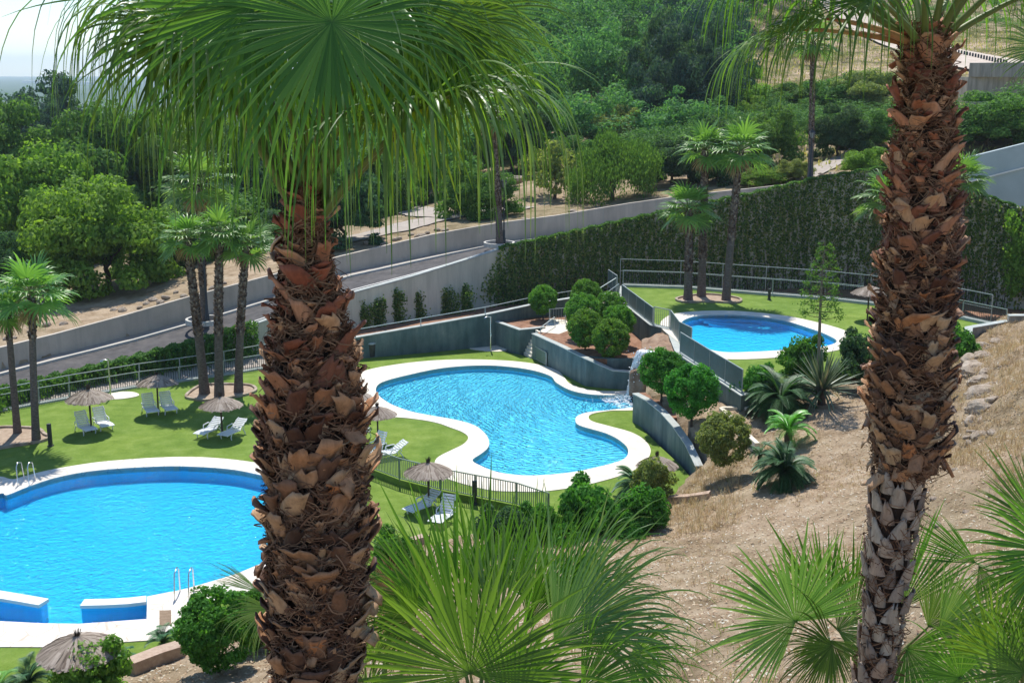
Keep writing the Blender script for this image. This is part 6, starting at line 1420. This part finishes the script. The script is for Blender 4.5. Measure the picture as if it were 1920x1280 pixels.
# ivy roots / bare stems low on the wall
mb = MB(); r = random.Random(5)
for k in range(420):
    x = r.uniform(930, 1900); p = w1_at(x); z0 = ivz(x)[0]; h = r.uniform(1, 2.8); xx = [p + Vector((r.uniform(-.1, .1), -.2 - r.random() * .1, z0 - p.z + h * t + 0)) for t in (0, .5, 1)]; mb.tube(xx, [.03, .022, .012], 4, cap=False)
tag(mb.build('ivy_stems', M['bark']), kind='stuff')
def bright(x):
    b, t = ivz(x); return b + 1.6 + .5 * math.sin(x * .13) + .4 * math.sin(x * .041), t - .7 + .5 * math.sin(x * .09)
a_ = w1_at(1925); M['vine'] = leafmat('vine_bright', GREENS['bright'], .45)
wall_leaves('climbing_plant', [1896, 1945, 2010], bright, 1500, M['vine'], .20, .8, 'bright light green climber cascading at the right edge over ivy', kind=None, cat='climbing plant', seed=8, proud=.5, dens=lambda x, z: np.clip((x - 1896 - 8 * math.sin(z * 2.3) - 6 * math.sin(z * 5.1)) / 10, 0, 1))
# long hedge on the lower road wall
def hz(x): p = float(np.interp(x, XS1, [q.z for q in W1T])); return 0.05, p + .25
wall_leaves('hedge', [-200, -60, 0, 60, 120, 200, 280, 360, 440, 478], hz, 950, M['leaf_mid'], .16, .7, 'long leafy hedge growing along road wall behind the picket fence', kind=None, cat='hedge', seed=4)
# top of the hedge
r = np.random.default_rng(6); Cc = []
for x in np.linspace(-200, 470, 9000):
    p = xs_at(x, W1T, XS1); Cc.append((p.x, p.y - .55 + r.uniform(-.45, .75), p.z + .12 + .22 * r.random() + .08 * math.sin(x * .2)))
Cc = np.array(Cc); n = len(Cc); N_ = unit(r, n) * .8 + np.array([0, -.2, 1.0]); N_ /= np.linalg.norm(N_, axis=1, keepdims=True); A2 = np.cross(N_, unit(r, n)); A2 /= np.linalg.norm(A2, axis=1, keepdims=True); V, F = diamonds(Cc, A2, N_, .17 * r.uniform(.6, 1.3, n), .12)
hd = bpy.data.objects['hedge']; link('hedge_top', npmesh('hedge_top', V, F), M['leaf_mid'], hd)
r = np.random.default_rng(61); Cc = []
for x in np.linspace(935, 1900, 9000):
    p = xs_at(x, W1T, XS1); Cc.append((p.x, p.y - .25 + r.uniform(-.3, .35), p.z + .05 + .16 * r.random() + .06 * math.sin(x * .2)))
Cc = np.array(Cc); n = len(Cc); N_ = unit(r, n) * .8 + np.array([0, -.2, 1.0]); N_ /= np.linalg.norm(N_, axis=1, keepdims=True); A2 = np.cross(N_, unit(r, n)); A2 /= np.linalg.norm(A2, axis=1, keepdims=True); V, F = diamonds(Cc, A2, N_, .17 * r.uniform(.6, 1.3, n), .12)
tag(link('ivy_top', npmesh('ivy_top', V, F), M['leaf_mid']), kind='stuff')
# wall-trained plants left of the ivy
for k, (x, yt, yb, wd) in enumerate([(683, 570, 622, 22), (707, 566, 620, 26), (745, 545, 612, 40), (786, 548, 606, 42), (832, 550, 600, 50), (872, 536, 596, 30)]):
    r = np.random.default_rng(70 + k); p = w1_at(x); R = p.y - .35; f = PR(x, yb, R); top = PR(x, yt, R); s = wpx(wd, R) / 2; root = empty('climbing_plant', (f.x, R, f.z - .2), ['thin wall plant nearest the left trunk on pale wall', 'second wall plant from left trunk, curved bare stem', 'tall leafy wall plant on pale wall above the litter bin', 'leafy wall plant beside the tall one on the pale wall', 'wide leafy wall plant left of the ivy edge', 'narrow wall plant touching ivy edge'][k], 'climbing plant', 'wall trained plants on the pale wall')
    H = top.z - f.z; mb = MB(); O = []
    for j in range(4 + k % 3):
        q = [Vector((0, 0, 0))]; a = r.normal(0, .5)
        for t in range(1, 6): q.append(Vector((a * s * t / 5 * 1.4 + r.normal(0, .05), r.normal(0, .03), (H + .2) * t / 5 * r.uniform(.8, 1))))
        mb.tube(q, [.03, .026, .022, .018, .012, .006], 5, cap=False)
        for c in q[1:]: O.append(np.array(c) + r.normal(0, 1, (60, 3)) * [s * r.uniform(.15, .6), .06, .22])
    mb.build('stem', M['bark'], root); O = np.concatenate(O); n = len(O); N_ = unit(r, n) + np.array([0, -.8, .2]); N_ /= np.linalg.norm(N_, axis=1, keepdims=True); A2 = np.cross(N_, unit(r, n)); A2 /= np.linalg.norm(A2, axis=1, keepdims=True); V, F = diamonds(O, A2, N_, .17, .12); link('foliage', npmesh('foliage', V, F), M['ivy'], root)

# ------------------------------------------------------------------ rocks, waterfall, edging
def rock_mesh(seed, sub=3, rough=.35, flat=.6):
    bm = bmesh.new(); bmesh.ops.create_icosphere(bm, subdivisions=sub, radius=1); r = np.random.default_rng(seed); pl = unit(r, 11); h = r.uniform(.55, .95, 11); ph = r.uniform(0, 6, 6)
    for v in bm.verts:
        c = np.array(v.co); m = 1.0
        for n_, k in zip(pl, h):
            d = c.dot(n_)
            if d > 0: m = min(m, k / d)
        m = .8 * m + .2; m += .05 * math.sin(c[0] * 7 + ph[0]) * math.sin(c[1] * 6 + ph[1]) + .03 * math.sin(c[2] * 15 + ph[2] + c[0] * 9); v.co = Vector(c * m); v.co.z *= flat
    me = bpy.data.meshes.new('rock'); bm.to_mesh(me); bm.free(); me.materials.append(M['rock']); return me
RK = [rock_mesh(i) for i in range(6)]
def rock(p, s, lab, k, grp, sc=(1, 1, 1), mat=None):
    o = bpy.data.objects.new('rock', RK[k % 6]); COL.objects.link(o); o.location = p; o.scale = [s * q for q in sc]; o.rotation_euler = (rng.uniform(-.3, .3), rng.uniform(-.3, .3), rng.uniform(0, 6)); return tag(o, lab, 'rock', grp)
BR = [(1815, 655, 20), (1835, 650, 16), (1822, 672, 17), (1846, 668, 14), (1828, 690, 20), (1850, 700, 15), (1838, 712, 17), (1842, 735, 24), (1860, 722, 12), (1845, 760, 24), (1866, 748, 13), (1830, 785, 16), (1852, 790, 15), (1870, 640, 11), (1816, 700, 10), (1838, 815, 13), (1880, 690, 10), (1820, 740, 12), (1862, 810, 9), (1825, 765, 12)]
for k, (x, y, s) in enumerate(BR):
    z = 4.6 + .004 * (x - 1830); p = P(x, y, z)
    for _ in range(6): p = P(x, y, gz(p.x, p.y))
    rock((p.x, p.y, p.z - wpx(s, p.y) * .25), wpx(s, p.y) * 1.0, 'pale weathered boulder in the rocky bank right of the right trunk', k, 'boulders of the rocky bank', (1.7, 1.3, 1.5))
for k in range(60):
    x = 1806 + 34 * rng.random() + 45 * rng.random() ** 2; y = 640 + 190 * rng.random(); s = 3 + 8 * rng.random() ** 1.5; p = P(x, y, 4.6)
    for _ in range(6): p = P(x, y, gz(p.x, p.y))
    rock((p.x, p.y, p.z - wpx(s, p.y) * .2), wpx(s, p.y), 'small broken stone in the rocky bank right of the right trunk', k, 'broken stones of the rocky bank', (1.5, 1.1, 1.2))
for k, (x, y, s) in enumerate([(1750, 935, 9), (1760, 985, 12), (1790, 880, 7), (1405, 1255, 7), (1812, 960, 8), (425, 1262, 9), (1330, 1140, 5), (1440, 1060, 5), (1700, 890, 5), (1555, 1070, 5), (1145, 1240, 10), (1340, 1195, 8), (1860, 930, 8), (1500, 940, 4)]):
    p = P(x, y, 3)
    for _ in range(6): p = P(x, y, gz(p.x, p.y))
    rock((p.x, p.y, p.z), wpx(s, p.y), 'loose pale stone lying on the dry slope', k, 'loose stones on the dry slope')
rk = [(262, 583), (275, 577), (288, 570), (300, 566), (312, 571), (330, 560), (345, 556), (232, 598), (215, 604), (300, 555), (365, 548), (380, 543), (400, 540), (420, 530), (455, 512), (30, 655), (60, 640), (90, 628), (12, 648), (120, 615), (700, 455), (720, 447), (745, 443), (770, 432), (785, 420), (800, 415), (820, 412), (790, 428), (835, 437), (690, 462), (1000, 405), (985, 392), (1075, 390), (1550, 322), (1562, 326), (1540, 318)]
for k, (x, y) in enumerate(rk):
    R = float(np.interp(x, XS2, W2R)) + 2 + (k % 3) * .7; p = PR(x, y, R); z = gz(p.x, p.y)
    rock((p.x, p.y, z + .05), wpx(6 + (k * 7) % 5, R), 'pale stone in the border row behind the road parapet', k, 'border stones behind the road parapet')
q = PR(962, 318, 113); rock((q.x, q.y, gz(q.x, q.y) + .6), .9, 'squared grey stone block at foot of the tall dark tree', 2, None, (1.8, 1, .9))

# waterfall: sloping rock slab, rock lip, falling water, foam
def lump_sheet(name, corners, nu, nv, amp, mat, parent=None, seed=1, thick=.5):
    """bilinear sheet of 4 corner points with a broken rocky relief, closed below"""
    r = np.random.default_rng(seed); a, b, c, d = [np.array(q) for q in corners]; V = []; pl = r.uniform(0, 6, 8)
    for j in range(nv):
        for i in range(nu):
            u, v = i / (nu - 1), j / (nv - 1); q = a * (1 - u) * (1 - v) + b * u * (1 - v) + c * u * v + d * (1 - u) * v
            h = abs(math.sin(u * 7 + v * 4 + pl[0])) * .5 + abs(math.sin(u * 3 - v * 9 + pl[1])) * .5 + .3 * math.sin(u * 19 + pl[2]) * math.sin(v * 23 + pl[3]); V.append(q + np.array([0, 0, h * amp]))
    n0 = len(V); V += [v_ - np.array([0, 0, thick]) for v_ in V]; F = []
    for j in range(nv - 1):
        for i in range(nu - 1): k = j * nu + i; F.append((k, k + 1, k + nu + 1, k + nu))
    ring = [i for i in range(nu)] + [j * nu + nu - 1 for j in range(1, nv)] + [(nv - 1) * nu + i for i in range(nu - 2, -1, -1)] + [j * nu for j in range(nv - 2, 0, -1)]
    for k in range(len(ring)): i, j = ring[k], ring[(k + 1) % len(ring)]; F.append((i, n0 + i, n0 + j, j))
    return link(name, npmesh(name, V, F, False), mat, parent)
o0 = P(1200, 700, 1.8); wr = empty('waterfall_rock', o0, 'reddish brown sloping rock slab and lip that carries the waterfall', 'rock')
def rel(p): return tuple(Vector(p) - o0)
A_ = P(1203, 641, 2.65); B_ = P(1256, 617, 3.1); C_2 = P(1273, 664, 2.95); D_ = P(1206, 682, 2.35)
lump_sheet('slab', [rel(A_), rel(B_), rel(C_2), rel(D_)], 22, 22, .16, M['rockred'], wr, 2, 1.2)
A_ = P(1192, 672, 1.95); B_ = P(1206, 655, 2.6); C_2 = P(1212, 690, 2.0); D_ = P(1180, 703, 1.5)
lump_sheet('lip', [rel(A_), rel(B_), rel(C_2), rel(D_)], 12, 14, .12, M['rockred'], wr, 4, 1.4)
A_ = P(1225, 664, 2.6); B_ = P(1272, 662, 2.75); C_2 = P(1268, 690, 2.1); D_ = P(1205, 700, 2.0)
lump_sheet('side_rock', [rel(A_), rel(B_), rel(C_2), rel(D_)], 12, 12, .14, M['rockred'], wr, 7, 1.0)
mw, n_, b_2, oo = newmat('falling_water'); b_2.inputs['Base Color'].default_value = (.82, .88, .92, 1); b_2.inputs['Roughness'].default_value = .2; b_2.inputs['Specular IOR Level'].default_value = .6
tr = n_.nodes.new('ShaderNodeBsdfTransparent'); mx = n_.nodes.new('ShaderNodeMixShader'); tn = noise(n_, 5, 5, .7, stretch=(3, 3, .35)); rp = ramp(n_, [(.36, (.25, .25, .25)), (.56, (.97, .97, .97))]); n_.links.new(tn.outputs[0], rp.inputs[0]); n_.links.new(rp.outputs[0], mx.inputs[0]); n_.links.new(tr.outputs[0], mx.inputs[1]); n_.links.new(b_2.outputs[0], mx.inputs[2]); n_.links.new(mx.outputs[0], oo.inputs[0])
M['fall'] = mw
r = np.random.default_rng(3); s0_ = P(1214, 660, 2.75); e0 = P(1187, 742, .3); V = []; F = []
o1 = e0.copy(); W_ = 26
for L_ in range(3):
    for i in range(W_):
        u = i / (W_ - 1) - .5
        for k in range(13):
            t = k / 12; st_ = s0_ + Vector((.15 + u * .75, -u * .7 + L_ * .1, .05)); en = e0 + Vector((.15 + u * .9, -u * .5 + L_ * .16, -.1)); q = st_.lerp(en, t ** .72); q.z = st_.z + (en.z - st_.z) * t ** 2.2 - .0
            jt = r.normal(0, .045 * t + .01, 3); V.append(tuple(q - o1 + Vector(jt)))
    for i in range(W_ - 1):
        for k in range(12): a = (L_ * W_ + i) * 13 + k; F.append((a, a + 1, a + 14, a + 13))
wf = empty('waterfall', o1, 'white water falling from the brown rock lip into curved pool', 'waterfall'); link('falling_water', npmesh('falling_water', V, F, False), M['fall'], wf)
bm = bmesh.new(); fo = surf('foam', [(.3, (.75, .82, .86)), (.7, (.9, .93, .95))], 6, .5, .3)
for k in range(650):
    if k < 330: t = r.random(); q = s0_.lerp(e0, t ** .72); q = np.array((q.x, q.y, s0_.z + (e0.z - s0_.z) * t ** 2.2)) + r.normal(0, .28, 3) * [1.2, .8, .5] + [.2, 0, 0]
    else:
        a = r.uniform(0, 6.28); d = abs(r.normal(0, .9)); q = np.array((e0.x - .4 + d * math.cos(a) * 1.3, e0.y - .3 + d * math.sin(a) * .9, .27 + r.random() * .12 * math.exp(-d)))
        if q[0] > e0.x + .2: q[0] = e0.x - r.random() * 1.5
    q = q - np.array(o1); s = r.uniform(.02, .06); u = unit(r, 4) * s
    vs = [bm.verts.new(q + w_) for w_ in u]
    for f in ((0, 1, 2), (0, 2, 3), (0, 3, 1), (1, 3, 2)): bm.faces.new([vs[i] for i in f])
me = bpy.data.meshes.new('spray'); bm.to_mesh(me); bm.free(); link('spray', me, fo, wf)
M['foamw'] = fo
mf, n_, b_2, oo = newmat('foam_patch'); b_2.inputs['Base Color'].default_value = (.85, .90, .93, 1); b_2.inputs['Roughness'].default_value = .6; tr = n_.nodes.new('ShaderNodeBsdfTransparent'); mx = n_.nodes.new('ShaderNodeMixShader'); tn = noise(n_, 2.6, 6, .75); rp = ramp(n_, [(.46, (0, 0, 0)), (.66, (.8, .8, .8))]); n_.links.new(tn.outputs[0], rp.inputs[0]); n_.links.new(rp.outputs[0], mx.inputs[0]); n_.links.new(tr.outputs[0], mx.inputs[1]); n_.links.new(b_2.outputs[0], mx.inputs[2]); n_.links.new(mx.outputs[0], oo.inputs[0])
ringp = smooth_ring(px([(1128, 746), (1150, 741.5), (1175, 740.5), (1190, 741), (1190, 760), (1170, 763), (1148, 758)], ZB), 4); o = sheet('foam', [(x - o1.x, y - o1.y) for x, y in ringp], [], ZB - .045 - o1.z, mf, 0, kind=None, parent=wf)

# stone edgings
def edging(pp, zb, wd, h, label, mat='brick'):
    mb = MB(); pts = []
    for x, y in pp:
        p = P(x, y, zb)
        for _ in range(5): p = P(x, y, max(zb, gz(p.x, p.y)))
        pts.append(p)
    o = wall('garden_edging', [(p.x, p.y) for p in pts], [p.z - .4 for p in pts], [p.z + h for p in pts], wd, M[mat], label, 'low wall'); return o
edging([(244, 1262), (300, 1240), (346, 1226)], .05, .5, .42, 'low brick edged garden wall left of citrus tree')
edging([(672, 1118), (700, 1108), (728, 1103)], .05, .45, .38, 'low stone edging right of the big left trunk')
edging([(738, 1036), (760, 1022), (800, 1010)], .05, .35, .2, 'low edging stones at lawn edge under the parasol')
edging([(1240, 942), (1290, 940), (1330, 934)], .45, .4, .28, 'low stone edging at end of the curved pool lawn')
edging([(1352, 768), (1375, 790), (1395, 812), (1420, 835)], 2.1, .22, .12, 'pale thin stone edging beside the olive shrub', 'deck')
edging([(1352, 767), (1400, 767), (1430, 768)], 2.2, .22, .12, 'pale thin stone edging below wall end', 'deck')
edging([(1460, 925), (1490, 915), (1508, 895)], 2.2, .2, .1, 'short stone edging beside dark cycad mound')
def bedring(pp, z, label, fillmat):
    ring = smooth_ring(px(pp, z), 5); sheet('bed_soil', ring, [], z + .03, fillmat, .05); n = len(ring); mb = MB()
    for i in range(n): a = ring[i]; b = ring[(i + 1) % n]; mb.bar((a[0], a[1], z + .05), (b[0], b[1], z + .05), .16, .16)
    tag(mb.build('bed_kerb', M['rock']), label, 'bed kerb')
M['palmbed'] = surf('palm_bed_soil', [(.3, (.28, .20, .14)), (.7, (.45, .35, .26))], 3, .95, .6, 30, detail=8)
bedring([(349, 744), (372, 726), (395, 722), (440, 722), (470, 724), (480, 733), (462, 741), (430, 747), (395, 752), (365, 750)], 0, 'pale stone kerb of kidney-shaped bed around three palms', M['palmbed'])
bedring([(-60, 815), (0, 803), (40, 803), (72, 806), (84, 816), (93, 820), (85, 826), (60, 832), (20, 838), (-60, 850)], 0, 'pale stone kerb of the bed around two left palms', M['palmbed'])
bedring([(1268, 563), (1280, 558), (1320, 553), (1360, 556), (1388, 562), (1380, 569), (1330, 567), (1285, 568)], 3.2, 'pale stone kerb of bed around three palms on upper lawn', M['palmbed'])

# ------------------------------------------------------------------ dry grass, straw and litter on the slope
r = np.random.default_rng(17)
def slope_pts(n, xr, yr, keep=None):
    X = r.uniform(*xr, n); Y = r.uniform(*yr, n); s = sdist(X, Y, HOLE); k = s < -.35
    if keep is not None: k &= keep(X, Y)
    X = X[k]; Y = Y[k]; return X, Y, hill(X, Y)
def tufts(name, n, xr, yr, h, mat, keep=None, per=9):
    X, Y, Z = slope_pts(n, xr, yr, keep); m = len(X); X = np.repeat(X, per) + r.normal(0, .07, m * per); Y = np.repeat(Y, per) + r.normal(0, .07, m * per); Z = np.repeat(Z, per)
    D = r.normal(0, .45, (m * per, 3)); D[:, 2] = 1; L = h * r.uniform(.5, 1.2, m * per)
    o = blades((np.c_[X, Y, Z], D, L, np.full(m * per, .02), np.full(m * per, .6)), name, mat, 2, .1); return tag(o, kind='stuff')
M['straw'] = leafmat('dry_grass', [(.20, .15, .075), (.29, .22, .125), (.35, .29, .17)], .3, (1.1, 1.0, .8))
M['weed'] = leafmat('weeds', [(.07, .09, .02), (.12, .14, .035), (.20, .20, .04)], .4)
def patch(X, Y): return np.sin(X * .55 + Y * .3) + np.sin(Y * .7 - X * .2) + r.normal(0, .5, len(X)) > .2
tufts('dry_grass', 16000, (-12, 30), (14, 56), .16, M['straw'], patch)
tufts('dry_grass_bank', 11000, (15, 36), (28, 66), .34, M['straw'], lambda X, Y: (X > Y * .385))
tufts('dry_grass_tall', 900, (6, 12), (40, 52), .5, M['straw'], lambda X, Y: (np.abs(X / Y - .17) < .035) & (Y < 50))
tufts('weeds', 260, (-2, 12), (16, 50), .25, M['weed'], lambda X, Y: (np.abs(X / Y - .16) < .12) & ((Y < 30) | (Y > 43)))
tufts('weeds_bank', 300, (3, 8), (20, 27), .10, M['weed'], lambda X, Y: np.hypot((X - 5.4) / 1.8, (Y - 24) / 1.1) < 1)
# litter: flat chips and dead leaves
X, Y, Z = slope_pts(85000, (-14, 34), (13, 66)); n = len(X); N_ = unit(r, n) * .35 + np.array([0, 0, 1]); N_ /= np.linalg.norm(N_, axis=1, keepdims=True); A2 = np.cross(N_, unit(r, n)); A2 /= np.linalg.norm(A2, axis=1, keepdims=True)
V, F = diamonds(np.c_[X, Y, Z + .03], A2, N_, r.uniform(.04, .17, n), .05); tag(link('leaf_litter', npmesh('leaf_litter', V, F), leafmat('litter', [(.08, .05, .03), (.20, .13, .08), (.33, .25, .17), (.40, .34, .27)], .1)), kind='stuff')
# dry field grass beyond the road
X = r.uniform(20, 120, 26000); Y = r.uniform(100, 260, 26000); s = sdist(X, Y, HOLE); dr = np.min([np.hypot(X - q.x, Y - q.y) for q in resample([Vector((p.x, p.y, 0)) for p in rd], 3.0)], axis=0); k = (s < -1) & (X / Y > .17) & (dr > 6); X, Y = X[k], Y[k]; n = len(X); Z = hill(X, Y); D = r.normal(0, .5, (n, 3)); D[:, 2] = 1
tag(blades((np.c_[X, Y, Z], D, r.uniform(.3, .8, n), np.full(n, .22), np.full(n, .5)), 'field_grass', leafmat('field_grass', [(.11, .12, .045), (.20, .18, .08), (.28, .23, .12), (.09, .12, .045)], .3), 2, .1), kind='stuff')

# ------------------------------------------------------------------ the air
mh = bpy.data.materials.new('haze_air'); mh.use_nodes = True; nn = mh.node_tree; nn.nodes.remove(nn.nodes['Principled BSDF']); pv = nn.nodes.new('ShaderNodeVolumePrincipled')
pv.inputs['Color'].default_value = (.74, .87, 1.0, 1); pv.inputs['Density'].default_value = .00013; pv.inputs['Anisotropy'].default_value = .35
nn.links.new(pv.outputs[0], nn.nodes['Material Output'].inputs['Volume'])
mb = MB(); zmin = float(GZ.min()) - 1; ztop_ = float(GZ.max()) + 25
mb.box((0, 5850, (zmin + ztop_) / 2), (18200, 12500, ztop_ - zmin)); tag(mb.build('haze', mh), kind='stuff')
bpy.data.objects['hedge_top']
